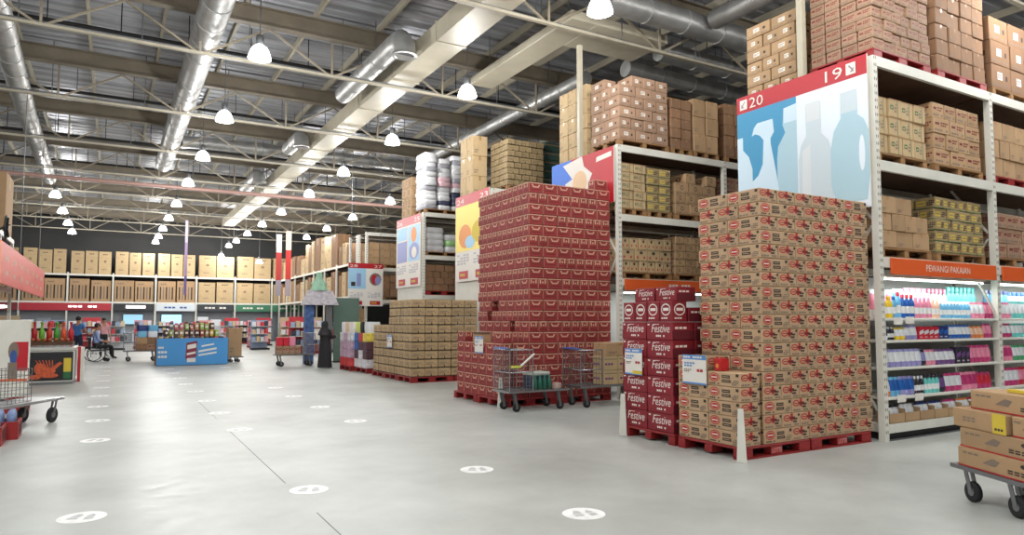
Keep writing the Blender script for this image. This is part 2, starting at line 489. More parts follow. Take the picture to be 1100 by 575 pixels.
_pal = {}
def pallet(x0, y0, z0, w, d, m, label, group=None, plastic=False, word=False):
    """a pallet with its front left corner at x0, y0"""
    t = thing('pallet', label, 'pallet', (x0 + w / 2, y0 + d / 2, z0), 0, group)
    key = (round(w, 2), round(d, 2), m.name, plastic)
    if key not in _pal:
        dk = MB()
        if plastic:
            dk.box(-w / 2, -d / 2, 0.115, w / 2, d / 2, 0.145, m, 0.006)
        else:
            n = 6
            for i in range(n):
                y = -d / 2 + (d - 0.09) * i / (n - 1)
                dk.box(-w / 2, y, 0.118, w / 2, y + 0.09, 0.14, m)
        bw = 0.20 if plastic else 0.10
        bk = MB(); bk.box(-bw / 2, -0.06, 0.022, bw / 2, 0.06, 0.114, m, 0.006 if plastic else 0)
        rn = MB(); rn.box(-w / 2, -0.06, 0, w / 2, 0.06, 0.020, m)
        _pal[key] = (dk.mesh('deck'), bk.mesh('block'), rn.mesh('runner'), bw)
    dk, bk, rn, bw = _pal[key]
    obj('deck', dk, t)
    for yy in (-d / 2 + 0.06, d / 2 - 0.06):
        obj('runner', rn, t, (0, yy, 0))
        for xx in (-w / 2 + bw / 2, 0, w / 2 - bw / 2):
            b = obj('block', bk, t, (xx, yy, 0))
            if word and yy < 0 and xx == 0:
                mb = MB()
                Plane(mb, (-0.085, -0.0605, 0.042), (0.17, 0, 0), (0, 0, 0.055)).text('LOTTE', 0, 0, 1, 1, mat('word_pink', (236, 170, 166), 0.6))
                obj('lettering', mb, b)
    for xx in (-w / 2 + bw / 2, w / 2 - bw / 2):
        obj('block', bk, t, (xx, 0, 0))
    return t

def load(x0, y0, z0, w, d, nx, ny, nz, ch, style, desc, group, pal='wood', pal_label=None, drop=(), left=True, mix=True, jit=0.014):
    """cartons on a pallet, the ones that can be seen: front row and aisle-side column"""
    zb = z0
    if pal:
        pallet(x0, y0, z0 + 0.002, w, d, WOOD if pal == 'wood' else REDP, pal_label or ('wooden pallet under the ' + desc), 'pallets in the racks', pal == 'red')
        zb = z0 + 0.145 + 0.002
    for k in range(nz):
        if k % 2 and mix:
            nx_, ny_ = max(1, round(w * ny / d)), max(1, round(d * nx / w))
        else:
            nx_, ny_ = nx, ny
        cw = w / nx_; cd = d / ny_
        for i in range(nx_):
            if (k, i) in drop:
                continue
            carton(style, cw - 0.008 - jit, cd - 0.008 - jit, ch - 0.005, x0 + cw * (i + 0.5), y0 + cd * 0.5 + random.uniform(-0.01, 0.02), zb + k * ch, 0,
                   '%s, %s layer up, %s from left' % (desc, nth(k + 1), nth(i + 1)), group, jit * 0.5)
        if left:
            for j in range(1, ny_):
                carton(style, cw - 0.008 - jit, cd - 0.008 - jit, ch - 0.005, x0 + cw * 0.5, y0 + cd * (j + 0.5), zb + k * ch, 0,
                       '%s, %s layer up, %s back, aisle side' % (desc, nth(k + 1), nth(j + 1)), group, jit * 0.5)

# ================================================================== the hall
XL, XR, YN, YB = -16.0, 27.0, -9.0, 61.0
def roofz(x):
    return 9.5
mb = MB(); mb.box(XL, YN, -0.2, XR, YB, 0, concrete())
floor = obj('floor', mb, kind='structure')
JNT = mat('floor_joint', (112, 114, 110), 0.9)
for (xa, ya, xb, yb) in [(1.53, 4.0, 1.538, 5.9), (1.53, 7.1, 1.538, 11.0), (1.535, 12.3, 1.543, 15.4)]:
    mb = MB(); mb.box(xa, ya, -0.01, xb, yb, 0.0012, JNT)
    obj('joint', mb, floor)
WALLM = mat('wall_sheet', (66, 66, 65), 0.7, var=0.1, scale=0.6)
for nm, (x0, y0, x1, y1) in {'wall_back': (XL, YB, XR, YB + 0.2), 'wall_front': (XL, YN - 0.2, XR, YN), 'wall_left': (XL - 0.2, YN, XL, YB), 'wall_right': (XR, YN, XR + 0.2, YB)}.items():
    mb = MB(); mb.box(x0, y0, 0, x1, y1, 10.2, WALLM)
    obj(nm, mb, kind='structure')
# roof: ribbed foil-faced sheets, ribs running across the hall
mb = MB()
yy = YN
ribs = []
while yy < YB:
    ribs += [(yy, 0.0), (yy + 0.30, 0.0), (yy + 0.33, 0.035), (yy + 0.40, 0.035), (yy + 0.43, 0.0)]
    yy += 0.45
for (xa, xb) in ((XL, 9.0), (9.0, XR)):
    n = len(ribs)
    vs_ = [(xa, y, roofz(xa) + h) for y, h in ribs] + [(xb, y, roofz(xb) + h) for y, h in ribs]
    mb.add(vs_, [(i, i + 1, n + i + 1, n + i) for i in range(n - 1)], ROOF)
ceiling = obj('ceiling', mb, kind='structure')
pm = {}
for i in range(-11, 15):
    x = 2.6 + 1.6733 * i
    mb = MB(); mb.box(-0.035, YN, -0.20, 0.035, YB, -0.01, CREAM)
    if 'p' not in pm:
        pm['p'] = mb.mesh('purlin')
    obj('purlin', pm['p'], ceiling, (x, 0, roofz(x)))

# trusses across the hall
TR_Y = [11.9 + 5.44 * n for n in range(-3, 9)]
CHORD_Z = 7.88
_mm = {}
def member(dx, dz):
    key = (round(dx, 3), round(dz, 3))
    if key not in _mm:
        m_ = MB(); m_.bar((0, 0, 0), (dx, 0, dz), 0.04, 0.05, STEEL); _mm[key] = m_.mesh('member')
    return _mm[key]
for ti, y in enumerate(TR_Y):
    t = thing('roof_truss', '%s steel roof truss from the viewer, spanning the hall with zigzag braces' % nth(ti - 1) if ti >= 2 else 'steel roof truss overhead near the viewer, %s from the front wall' % nth(ti + 1), 'truss', (0, y, CHORD_Z), 0, 'roof trusses across the hall')
    mb = MB(); mb.box(XL, -0.045, -0.03, XR, 0.045, 0.03, CHORDM)
    obj('bottom_chord', mb, t)
    mb = MB()
    for (xa, xb) in ((XL, 9.0), (9.0, XR)):
        za, zb_ = roofz(xa) - CHORD_Z - 0.22, roofz(xb) - CHORD_Z - 0.22
        for (w_, h0, h1) in ((0.22, -0.46, -0.43), (0.03, -0.43, -0.03), (0.22, -0.03, 0.0)):
            mb.add([(xa, -w_ / 2, za + h0), (xb, -w_ / 2, zb_ + h0), (xb, w_ / 2, zb_ + h0), (xa, w_ / 2, za + h0), (xa, -w_ / 2, za + h1), (xb, -w_ / 2, zb_ + h1), (xb, w_ / 2, zb_ + h1), (xa, w_ / 2, za + h1)],
                   [(0, 3, 2, 1), (4, 5, 6, 7), (0, 1, 5, 4), (1, 2, 6, 5), (2, 3, 7, 6), (3, 0, 4, 7)], IBEAM)
    obj('rafter', mb, t)
    for k in range(-3, 6):
        x = 1.6 + 3.1 * k
        zt = roofz(x) - CHORD_Z - 0.68
        obj('post', member(0, round(zt, 1)), t, (x, 0, 0))
        obj('brace', member(1.5, round(zt, 1)), t, (x + 0.05, 0, 0))
        obj('brace', member(-1.5, round(zt, 1)), t, (x - 0.05, 0, 0))

# pipes across the hall
for i, (y, z, r, m, lab) in enumerate([(13.6, 8.75, 0.05, BLACK, 'black sprinkler pipe crossing the roof in front of the nearest purlins'), (19.2, 8.7, 0.05, BLACK, 'black sprinkler pipe crossing under the roof past the second truss'),
                                       (24.6, 8.6, 0.05, BLACK, 'black sprinkler pipe crossing under the roof past the third truss'), (30.1, 8.5, 0.05, BLACK, 'black sprinkler pipe crossing under the roof past the fourth truss'),
                                       (34.2, 7.62, 0.09, mat('rose_pipe', (176, 140, 130), 0.4), 'thick rose-coloured pipe crossing the hall below the trusses'), (35.6, 8.62, 0.05, BLACK, 'black sprinkler pipe in the far roof behind the rose pipe')]):
    t = thing('ceiling_pipe', lab, 'pipe', (0, y, z), 0, 'pipes under the roof')
    mb = MB(); mb.cyl((XL, 0, 0), (XR, 0, 0), r, m, n=8); obj('pipe_run', mb, t)
    hm = MB(); hm.cyl((0, 0, 0), (0, 0, 9.49 - z), 0.014, BLACK if i % 2 else GREYM, n=5); hm = hm.mesh('hanger_rod')
    for k in range(-6, 14):
        obj('hanger_rod', hm, t, (1.1 + 1.52 * k + 0.4 * (i % 3), 0, 0))
for i, y in enumerate(TR_Y[2:9]):
    t = thing('cable_conduit', 'thin grey conduit running beside the %s roof truss' % nth(i + 1), 'conduit', (0, y + 0.1, 7.98), 0, 'conduits under the roof')
    mb = MB(); mb.cyl((XL, 0, 0), (XR, 0, 0), 0.022, GREYM, n=6); obj('conduit_run', mb, t)
    hm = MB(); hm.cyl((0, 0, 0), (0, 0, 1.5), 0.012, GREYM, n=5); hm = hm.mesh('hanger_rod')
    for k in range(-4, 9):
        obj('hanger_rod', hm, t, (0.4 + 2.3 * k + 0.25 * (i % 2), 0, 0))

# round foil ducts along the hall
def duct(label, path, r, bands=True, mouth=False, m=FOIL):
    p0 = Vector(path[0])
    t = thing('air_duct', label, 'duct', tuple(p0))
    mb = MB(); mb.tube([Vector(p) - p0 for p in path], r, m, n=18)
    o = obj('duct_body', mb, t)
    if bands:
        for a, b in zip(path[:-1], path[1:]):
            a = Vector(a) - p0; b = Vector(b) - p0; L = (b - a).length
            d_ = (b - a).normalized()
            n = int(L / 1.2)
            for i in range(1, n + 1):
                c = a + d_ * (L * i / (n + 1))
                q = MB(); q.cyl(c - d_ * 0.025, c + d_ * 0.025, r + 0.012, m, n=18)
                obj('seam_band', q, t)
    hm = None
    for a, b in zip(path[:-1], path[1:]):
        a = Vector(a); b = Vector(b); L_ = (b - a).length
        if L_ > 1.5:
            for i in range(1, int(L_ / 2.7) + 2):
                c = a.lerp(b, i / (int(L_ / 2.7) + 2.0))
                q = MB(); q.bar((0, 0, r - 0.01), (0, 0, 9.48 - c.z), 0.02, 0.02, GREYM); obj('hanger_strap', q, t, tuple(c - p0))
    if mouth:
        c = Vector(path[-1]) - p0
        q = MB(); q.lathe([(r + 0.05, -0.02), (r + 0.05, 0.03), (r, 0.03), (r - 0.03, -0.015), (r + 0.05, -0.02)], FOIL, n=18, c=tuple(c)); q.cyl(c + Vector((0, 0, 0.0)), c + Vector((0, 0, 0.004)), r - 0.02, BLACK, n=18)
        obj('outlet_rim', q, t)
    return t
duct('large round silver duct running along the hall above the left lamps', [(1.75, 6.5, 8.45), (1.75, 20, 8.45), (1.75, 33.5, 8.45)], 0.33)
duct('silver branch duct crossing the hall from the large round duct', [(2.12, 29.6, 8.62), (3.2, 29.9, 8.76), (5.9, 29.8, 8.78), (15.5, 29.6, 8.78)], 0.24)
duct('round silver duct running along the far left roof', [(-2.25, 14, 8.35), (-2.6, 27, 8.35), (-2.75, 39, 8.35)], 0.27)
duct('short silver duct with a downturned outlet beside the cream box beam', [(5.75, 19.9, 8.30), (5.75, 15.6, 8.30), (5.75, 15.15, 8.26), (5.75, 14.95, 8.08), (5.75, 14.93, 7.82)], 0.25, mouth=True)
duct('silver duct stub with an outlet behind the first downturned duct', [(5.75, 27.3, 8.30), (5.75, 25.4, 8.30), (5.75, 25.15, 8.2), (5.75, 25.1, 7.9)], 0.25, mouth=True)
duct('far silver duct stub with a downturned outlet near the red pipe', [(5.6, 36.5, 8.25), (5.6, 32.9, 8.25), (5.6, 32.6, 8.15), (5.6, 32.55, 7.9)], 0.27, mouth=True)
duct('silver duct crossing above the middle rack, nearest of three', [(8.9, 11.35, 8.45), (20, 11.35, 8.45)], 0.27)
duct('silver duct crossing above the middle rack, second of three', [(11.65, 12.75, 8.35), (20, 12.75, 8.35)], 0.24)
duct('silver duct crossing above the middle rack, farthest of three', [(11.6, 14.0, 8.3), (20, 14.0, 8.3)], 0.22)
duct('silver duct running back above the near rack to the crossing ducts', [(11.75, 9.0, 8.5), (11.75, 11.0, 8.5)], 0.22, bands=False)
duct('thin silver duct over the bagged goods rack', [(11.2, 15.2, 8.35), (11.2, 26.5, 8.35)], 0.2)
# cream box beam and flat duct
mb = MB(); mb.box(6.27, 6.0, 8.05, 7.02, 50.0, 8.5, CREAM, 0.01)
t = thing('box_duct', 'long cream box duct running the length of the hall', 'duct', (0, 0, 0)); obj('duct_body', mb, t)
for i in range(14):
    mb = MB(); mb.box(6.25, -0.03, 8.03, 7.04, 0.03, 8.52, CREAM)
    obj('flange', mb, t, (0, 8.5 + 2.9 * i, 0))
mb = MB(); mb.box(8.5, 12.05, 8.22, 9.2, 17.0, 8.42, CREAM, 0.01); mb.box(9.2, 12.05, 8.22, 11.3, 13.4, 8.42, CREAM, 0.01); mb.bar((8.8, 12.6, 8.42), (8.8, 12.6, 9.48), 0.02, 0.02, GREYM); mb.bar((8.8, 16.4, 8.42), (8.8, 16.4, 9.48), 0.02, 0.02, GREYM)
single('flat_duct', mb, 'flat cream L-shaped duct above the middle rack', 'duct')

# ------------------------------------------------------------------ lamps
GLOW = mat('lamp_acrylic', (244, 250, 255), 0.4, emit=SHADE_EMIT)
mb = MB()
prof = [(0.05, 0.30), (0.10, 0.29), (0.15, 0.25), (0.19, 0.18), (0.225, 0.08), (0.245, 0.0), (0.225, 0.0), (0.16, 0.18), (0.05, 0.27)]
mb.lathe(prof, GLOW, n=14)
SHADE = mb.mesh('shade')
mb = MB(); mb.lathe([(0.0, 0.52), (0.07, 0.52), (0.085, 0.48), (0.085, 0.34), (0.06, 0.30), (0.0, 0.30)], GREYM, n=10)
CAP = mb.mesh('ballast')
def lamp(x, y, z, label, group, watt):
    t = thing('high_bay_lamp', label, 'lamp', (x, y, z), 0, group)
    obj('shade', SHADE, t); obj('ballast', CAP, t)
    q = MB(); q.cyl((0, 0, 0.52), (0, 0, roofz(x) - z - (0.201 if abs((x - 2.6) / 1.6733 - round((x - 2.6) / 1.6733)) < 0.03 else 0.011)), 0.012, GREYM, n=6); obj('drop_rod', q, t)
    ld = bpy.data.lights.new('lamp_light', 'POINT'); ld.energy = watt; ld.shadow_soft_size = 0.16; ld.color = (1.0, 0.995, 0.975)
    lo = bpy.data.objects.new('lamp_light', ld); COL.objects.link(lo); lo.location = (0, 0, -0.17); lo.parent = t
LY = [9.9, 15.4, 20.8, 26.2, 31.6, 37.6, 43.0, 48.2, 52.9, 56.6]
rows = [(2.6, LY[1:], 'row over the main aisle', 1), (7.62, LY, 'row beside the cream box duct', 1),
        (11.5, LY[4:8], 'row above the right-hand racks', 1), (-2.42, LY[5:9], 'row at the far left', 1)]
for x, ys, where, first in rows:
    for i, y in enumerate(ys):
        lamp(x, y, 7.28, 'lit bell lamp, %s nearest in the %s' % (nth(i + 1), where), 'high-bay lamps', LAMP_WATT)
lamp(6.9, 55.0, 6.3, 'low-hung lit lamp in front of the stacked appliance cartons, left', 'high-bay lamps', LAMP_WATT * 0.4)
lamp(9.6, 55.0, 6.0, 'low-hung lit lamp in front of the stacked appliance cartons, right', 'high-bay lamps', LAMP_WATT * 0.4)
for x in (-7.44, -2.42, 2.6, 7.62, 12.6):  # lamp rows carried on out of view, added to light the hall
    for y in (-6.4, -1.0, 4.4):
        lamp(x, y, 7.28, 'added lit bell lamp out of view, row %s from the left, %s from the front wall' % (nth([-7.44, -2.42, 2.6, 7.62, 12.6].index(x) + 1), nth([-6.4, -1.0, 4.4].index(y) + 1)), 'high-bay lamps', LAMP_WATT)
for li, (x, y) in enumerate(((2.6, 9.9), (-7.44, 9.9), (-7.44, 15.4), (-7.44, 26.2), (-2.42, 9.9), (16.5, 4.4))):  # further lamps outside the frame, put in for their light
    lamp(x, y, 7.28, 'added lit bell lamp out of frame, ' + ['over the near main aisle', 'far left and nearest', 'far left and second', 'far left and third', 'over the near left', 'over the nearest rack'][li], 'high-bay lamps', LAMP_WATT)

# ------------------------------------------------------------------ floor stickers
STK = mat('sticker_vinyl', (246, 246, 244), 0.45, var=0.12, scale=9)
STI = mat('sticker_ink', (192, 193, 191), 0.5)
mb = MB()
mb.cyl((0, 0, 0.0006), (0, 0, 0.002), 0.18, STK, n=28)
q = Plane(mb, (0, 0, 0.002), (1, 0, 0), (0, 1, 0))
q.poly([(-0.10, -0.06), (-0.02, -0.07), (-0.01, 0.08), (-0.05, 0.1), (-0.09, 0.02)], STI, 0.0006)
q.poly([(0.03, -0.09), (0.1, -0.07), (0.09, 0.04), (0.06, 0.09), (0.03, 0.03)], STI, 0.0006)
q.rect(-0.13, -0.012, 0.13, 0.0, STK, 0.001)
STKM = mb.mesh('floor_sticker')
for ci, (x, lab) in enumerate(((-0.15, 'left'), (1.69, 'middle'), (3.43, 'right'))):
    ys = [4.75, 6.72] if ci == 2 else [6.72]
    ys += [10.9 + 2.12 * i for i in range(11)]
    for i, y in enumerate(ys):
        single('floor_sticker', STKM, 'round white floor sticker, %s from the viewer in the %s line' % (nth(i + 1), lab), 'sticker', (x + random.uniform(-0.03, 0.03), y, 0), random.uniform(-0.4, 0.4), 'round floor stickers')

# ================================================================== racks
def rack(y0, label, bays=3, x0=8.91, depth=1.08, lv=(2.47, 3.80, 5.25), group='storage racks', back=True):
    t = thing('storage_rack', label, 'rack', (x0, y0, 0), 0, group)
    bw = 3.07
    rows_ = [0.0, 1.23] if back else [0.0]
    um = MB(); um.box(0, 0, 0, 0.095, 0.09, lv[-1] - 0.001, W)
    for i in range(int((lv[-1]) / 0.1)):
        um.box(0.022, -0.0015, 0.1 + i * 0.1, 0.036, 0.0, 0.14 + i * 0.1, PGRY); um.box(0.06, -0.0015, 0.1 + i * 0.1, 0.074, 0.0, 0.14 + i * 0.1, PGRY)
    um = um.mesh('upright')
    bm_ = MB(); bm_.box(0.097, 0.0, -0.14, bw - 0.002, 0.05, 0, W)
    bm_ = bm_.mesh('beam')
    dm = MB(); dm.box(0.10, 0.052, -0.05, bw - 0.01, depth - 0.052, -0.012, DKWOOD)
    dm = dm.mesh('shelf_deck')
    br = MB(); br.bar((0.05, 0.12, 0.4), (0.05, depth - 0.12, 1.6), 0.03, 0.03, W); br.bar((0.05, depth - 0.12, 1.7), (0.05, 0.12, 2.9), 0.03, 0.03, W); br.bar((0.05, 0.12, 3.0), (0.05, depth - 0.12, 4.2), 0.03, 0.03, W)
    br = br.mesh('frame_brace')
    for r in rows_:
        for b in range(bays + 1):
            obj('upright', um, t, (b * bw, r, 0)); obj('upright', um, t, (b * bw, r + depth - 0.09, 0))
            obj('frame_brace', br, t, (b * bw, r, 0))
        for b in range(bays):
            for z in lv:
                obj('beam', bm_, t, (b * bw, r, z)); obj('beam', bm_, t, (b * bw, r + depth - 0.05, z)); obj('shelf_deck', dm, t, (b * bw, r, z))
    return t
rackA = rack(5.51, 'white pallet rack nearest the viewer, under the 19 and 20 sign')
rackB = rack(11.03, 'white pallet rack behind the tall red carton stack')
rackC = rack(16.45, 'white pallet rack with the yellow end sign', bays=2)
rackD = rack(21.3, 'white pallet rack stacked with bagged goods', bays=2)
for rk in (rackC, rackD):
    q = MB(); q.box(-0.012, 0.02, 0.0, -0.002, 2.29, 5.2, W); obj('end_panel', q, rk)
rackE = rack(27.3, 'far white pallet rack behind the hanging white sign', bays=2)
for y, zt, lab in ((6.665, CHORD_Z - 0.05, 'cream steel column rising from the 19 and 20 rack'), (12.42, CHORD_Z - 0.05, 'cream steel column rising behind the blue and red rack sign')):
    mb = MB(); mb.box(-0.05, -0.05, 0, 0.05, 0.05, zt, CREAM, 0.004); mb.box(-0.055, -0.065, 0, 0.055, 0.065, 0.02, CREAM)
    single('steel_column', mb, lab, 'column', (8.97, y, 0))

# end signs: flat boards on the aisle end of each rack, facing the aisle
def end_sign(y0, y1, z0, z1, label, paint, x=8.86, name='aisle_sign'):
    t = thing(name, label, 'sign', (x, (y0 + y1) / 2, z0))
    w = y1 - y0; h = z1 - z0
    mb = MB(); mb.box(-0.012, -w / 2, 0, 0.012, w / 2, h, W); obj('board', mb, t)
    g = MB(); p = Plane(g, (-0.0125, w / 2, 0), (0, -w, 0), (0, 0, h)); paint(p)
    obj('printed_face', g, t)
    return t
def arrow_icon(p, a, b, wa, hb, right):
    p.rect(a, b, a + wa, b + hb, PWHT, 0.003)
    c = mat('icon_grey', (150, 130, 140), 0.5)
    if right:
        p.poly([(a + .25 * wa, b + .75 * hb), (a + .35 * wa, b + .85 * hb), (a + .8 * wa, b + .35 * hb), (a + .7 * wa, b + .25 * hb)], c, 0.005); p.poly([(a + .8 * wa, b + .2 * hb), (a + .8 * wa, b + .6 * hb), (a + .4 * wa, b + .2 * hb)], c, 0.005)
    else:
        p.poly([(a + .75 * wa, b + .75 * hb), (a + .65 * wa, b + .85 * hb), (a + .2 * wa, b + .35 * hb), (a + .3 * wa, b + .25 * hb)], c, 0.005); p.poly([(a + .2 * wa, b + .2 * hb), (a + .2 * wa, b + .6 * hb), (a + .6 * wa, b + .2 * hb)], c, 0.005)
def paintA(p):
    p.rect(0, 0, 1, 1, SIGNP, 0.001)
    p.rect(0, 0, 0.5, 0.87, SIGNB, 0.002)
    p.rect(0, 0.87, 1, 1, SIGNR, 0.003)
    p.poly([(0, 0), (0.13, 0), (0.13, 0.42), (0.10, 0.52), (0.05, 0.58), (0.05, 0.68), (0, 0.68)], SIL1)
    p.poly([(0.34, 0), (0.5, 0), (0.5, 0.80), (0.40, 0.80), (0.39, 0.69), (0.41, 0.63), (0.35, 0.54), (0.34, 0.45)], SIL3)
    p.poly([(0.40, 0.70), (0.5, 0.70), (0.5, 0.82), (0.40, 0.81)], SIL1)
    p.poly([(0.09, 0), (0.36, 0), (0.36, 0.16), (0.33, 0.36), (0.29, 0.58), (0.29, 0.62), (0.32, 0.66), (0.31, 0.76), (0.18, 0.76), (0.15, 0.73), (0.13, 0.67), (0.16, 0.68), (0.20, 0.66), (0.23, 0.62), (0.22, 0.44), (0.18, 0.36), (0.10, 0.30)], SIL1)
    p.poly([(0.51, 0), (0.76, 0), (0.76, 0.40), (0.73, 0.50), (0.68, 0.56), (0.68, 0.78), (0.57, 0.78), (0.57, 0.56), (0.53, 0.50), (0.51, 0.40)], SIL2)
    p.rect(0.575, 0.66, 0.675, 0.79, mat('sign_cap', (214, 220, 224), 0.4)); p.poly([(0.53, 0), (0.60, 0), (0.60, 0.5), (0.54, 0.46)], mat('sign_cap', (214, 220, 224), 0.4))
    p.poly([(0.78, 0.05), (0.98, 0.05), (1.0, 0.2), (1.0, 0.50), (0.97, 0.58), (0.93, 0.62), (0.93, 0.78), (0.82, 0.78), (0.82, 0.62), (0.77, 0.54), (0.745, 0.42), (0.745, 0.18)], SIL3)
    p.rect(0.82, 0.65, 0.93, 0.79, SIL2); p.oval(0.955, 0.36, 0.02, 0.12, SIGNP)
    arrow_icon(p, 0.03, 0.895, 0.065, 0.078, False); p.text('20', 0.115, 0.893, 0.235, 0.972, PWHT, 0.005)
    p.text('19', 0.72, 0.893, 0.84, 0.972, PWHT, 0.005); arrow_icon(p, 0.865, 0.895, 0.065, 0.078, True)
end_sign(5.56, 7.83, 3.15, 5.27, 'large aisle sign 19 and 20 with pale bottles on blue', paintA)
def paintB(p):
    p.rect(0, 0, 1, 1, SIGNR, 0.001)
    p.rect(0, 0, 0.34, 1, mat('poster_blue', (44, 110, 214), 0.45), 0.002)
    p.poly([(0.2, 0.93), (0.52, 1.0), (0.55, 0.8), (0.68, 0.62), (0.62, 0.45), (0.25, 0.40), (0.24, 0.56), (0.36, 0.62)], PWHT, 0.003)
    p.poly([(0.25, 0.40), (0.62, 0.45), (0.60, 0), (0.3, 0)], PWHT, 0.003)
    p.oval(0.48, 0.5, 0.12, 0.24, mat('poster_skin', (226, 190, 150), 0.5), 0.004)
    p.poly([(0.74, 0.80), (0.97, 0.83), (0.97, 0.92), (0.75, 0.89)], PWHT, 0.004)
end_sign(11.08, 13.38, 4.05, 5.22, 'poster sign in blue, white and red at the rack end', paintB)
def painter(n1, n2, cols):
    def f(p):
        p.rect(0, 0, 1, 1, PWHT, 0.001)
        p.rect(0, 0.88, 1, 1, SIGNR, 0.002)
        p.text(n1, 0.04, 0.905, 0.26, 0.965, PWHT, 0.004); p.text(n2, 0.74, 0.905, 0.96, 0.965, PWHT, 0.004)
        for (a0, b0, a1, b1, m) in cols:
            if isinstance(m, tuple):
                p.oval((a0 + a1) / 2, (b0 + b1) / 2, (a1 - a0) / 2, (b1 - b0) / 2, m[0], 0.004)
            else:
                p.rect(a0, b0, a1, b1, m, 0.003)
        p.bars(0.06, 0.19, 0.44, 0.32, 4, mat('print_pale', (188, 186, 190), 0.6)); p.bars(0.56, 0.19, 0.94, 0.32, 4, mat('print_pale', (188, 186, 190), 0.6))
        p.rect(0.12, 0.03, 0.40, 0.12, SIGNR, 0.003); p.rect(0.62, 0.03, 0.92, 0.12, SIGNR, 0.003); p.bars(0.16, 0.05, 0.36, 0.1, 1, PYEL, 0.005); p.bars(0.66, 0.05, 0.88, 0.1, 1, PYEL, 0.005)
    return f
PLIL = mat('poster_lilac', (140, 146, 196), 0.5); PSKY = mat('poster_sky', (160, 204, 232), 0.5); PSUN = mat('poster_sun', (244, 220, 110), 0.5); PAMB = mat('poster_amber', (226, 140, 62), 0.5)
end_sign(16.5, 18.62, 2.75, 5.28, 'yellow aisle sign with a red top at the rack end', painter('24', '23', [(0, 0.35, 1, 0.88, PSUN), (0.1, 0.38, 0.5, 0.66, (PAMB,)), (0.3, 0.37, 0.6, 0.52, (PSKY,)), (0.5, 0.42, 0.95, 0.68, (PYEL,))]))
end_sign(21.35, 23.6, 2.77, 5.22, 'pale aisle sign with lilac pictures at the bagged goods rack', painter('26', '25', [(0.04, 0.68, 0.46, 0.86, PSKY), (0.04, 0.36, 0.46, 0.66, PLIL), (0.52, 0.36, 0.96, 0.86, PSKY), (0.55, 0.38, 0.95, 0.62, (PLIL,)), (0.62, 0.62, 0.85, 0.84, (PAMB,)), (0.65, 0.40, 0.85, 0.56, (PWHT,))]))
# hanging sign in front of the far rack, facing the viewer
t = thing('hanging_sign', 'white hanging aisle sign with red band and appliance pictures', 'sign', (8.8, 26.9, 2.2))
mb = MB(); mb.box(-0.72, 0, 0, 0.72, 0.03, 1.72, W); obj('board', mb, t)
mb = MB(); painter('28', '27', [(0, 0.40, 0.5, 0.88, PSKY), (0.08, 0.46, 0.2, 0.56, PBLK), (0.24, 0.46, 0.36, 0.76, PLIL), (0.6, 0.48, 0.95, 0.78, (PGRY,)), (0.66, 0.52, 0.82, 0.74, (SIGNR,)), (0.76, 0.5, 0.93, 0.7, (PLIL,))])(Plane(mb, (-0.72, -0.0005, 0), (1.44, 0, 0), (0, 0, 1.72))); obj('printed_face', mb, t)
for sx in (-0.6, 0.6):
    mb = MB(); mb.cyl((sx, 0.015, 1.72), (sx, 0.015, roofz(8.8 + sx) - 2.2), 0.008, GREYM, n=6); obj('hanger_wire', mb, t)

# ------------------------------------------------------------------ goods on the racks
G19 = 'cartons on the nearest rack'
def L(*a, **k):
    load(*a, **k)
z1, z2, z3 = 2.47, 3.80, 5.25
# nearest rack, front row
L(9.06, 5.58, z2, 1.22, 0.98, 4, 3, 3, 0.265, 'green', 'green-marked carton, 19 sign rack upper shelf', G19)
L(10.50, 5.58, z2, 1.34, 0.98, 3, 3, 4, 0.235, 'tanred', 'red-marked tan carton, 19 sign rack upper shelf', G19)
L(12.12, 5.58, z2, 1.25, 0.98, 3, 3, 3, 0.30, 'plain', 'plain tan carton, second bay upper shelf', G19, pal='red')
L(9.06, 5.58, z1, 1.24, 0.98, 3, 3, 3, 0.24, 'plain', 'plain tan carton above the orange sign', G19, drop=[(2, 2)])
L(10.45, 5.58, z1, 1.36, 0.98, 6, 3, 5, 0.165, 'yellow', 'small yellow-marked carton above the orange sign', G19)
L(12.12, 5.58, z1, 1.25, 0.98, 3, 3, 3, 0.24, 'redmark', 'red-marked carton, second bay lower shelf', G19)
L(9.02, 5.56, z3, 1.42, 1.0, 5, 4, 9, 0.155, 'redmark', 'reddish carton on top of the 19 rack', G19, pal='red')
L(10.62, 5.56, z3, 1.42, 1.0, 4, 3, 6, 0.24, 'brown', 'brown carton on top of rack, second pallet', G19, pal='red')
L(12.22, 5.56, z3, 1.25, 1.0, 2, 2, 3, 0.40, 'brownwhite', 'dark banded carton on top of rack, third pallet', G19)
L(9.03, 6.80, z3, 1.3, 0.98, 3, 3, 6, 0.205, 'tanwhite', 'pale tan carton beside the cream column', G19, pal=None)
# second rack
G21 = 'cartons on the rack behind the red stack'
L(9.04, 11.08, z2, 0.68, 0.98, 2, 3, 5, 0.19, 'green', 'green-marked carton, red stack rack upper shelf', G21)
L(9.74, 11.08, z2, 0.68, 0.98, 2, 3, 5, 0.185, 'yellow', 'yellow-marked carton, red stack rack upper shelf', G21)
L(10.55, 11.08, z2, 1.25, 0.98, 3, 3, 4, 0.23, 'dot', 'dark-spotted carton, red stack rack upper shelf', G21, drop=[(3, 2), (3, 0)])
L(12.12, 11.08, z2, 1.25, 0.98, 4, 3, 4, 0.24, 'redmark', 'red-marked carton, red stack rack second bay', G21)
L(9.04, 11.08, z1, 1.38, 0.98, 6, 3, 3, 0.24, 'reddot', 'red-dotted light carton, red stack rack lower shelf', G21)
L(10.52, 11.08, z1, 1.3, 0.98, 5, 3, 5, 0.165, 'dot', 'small black-spotted carton, red stack rack lower shelf', G21)
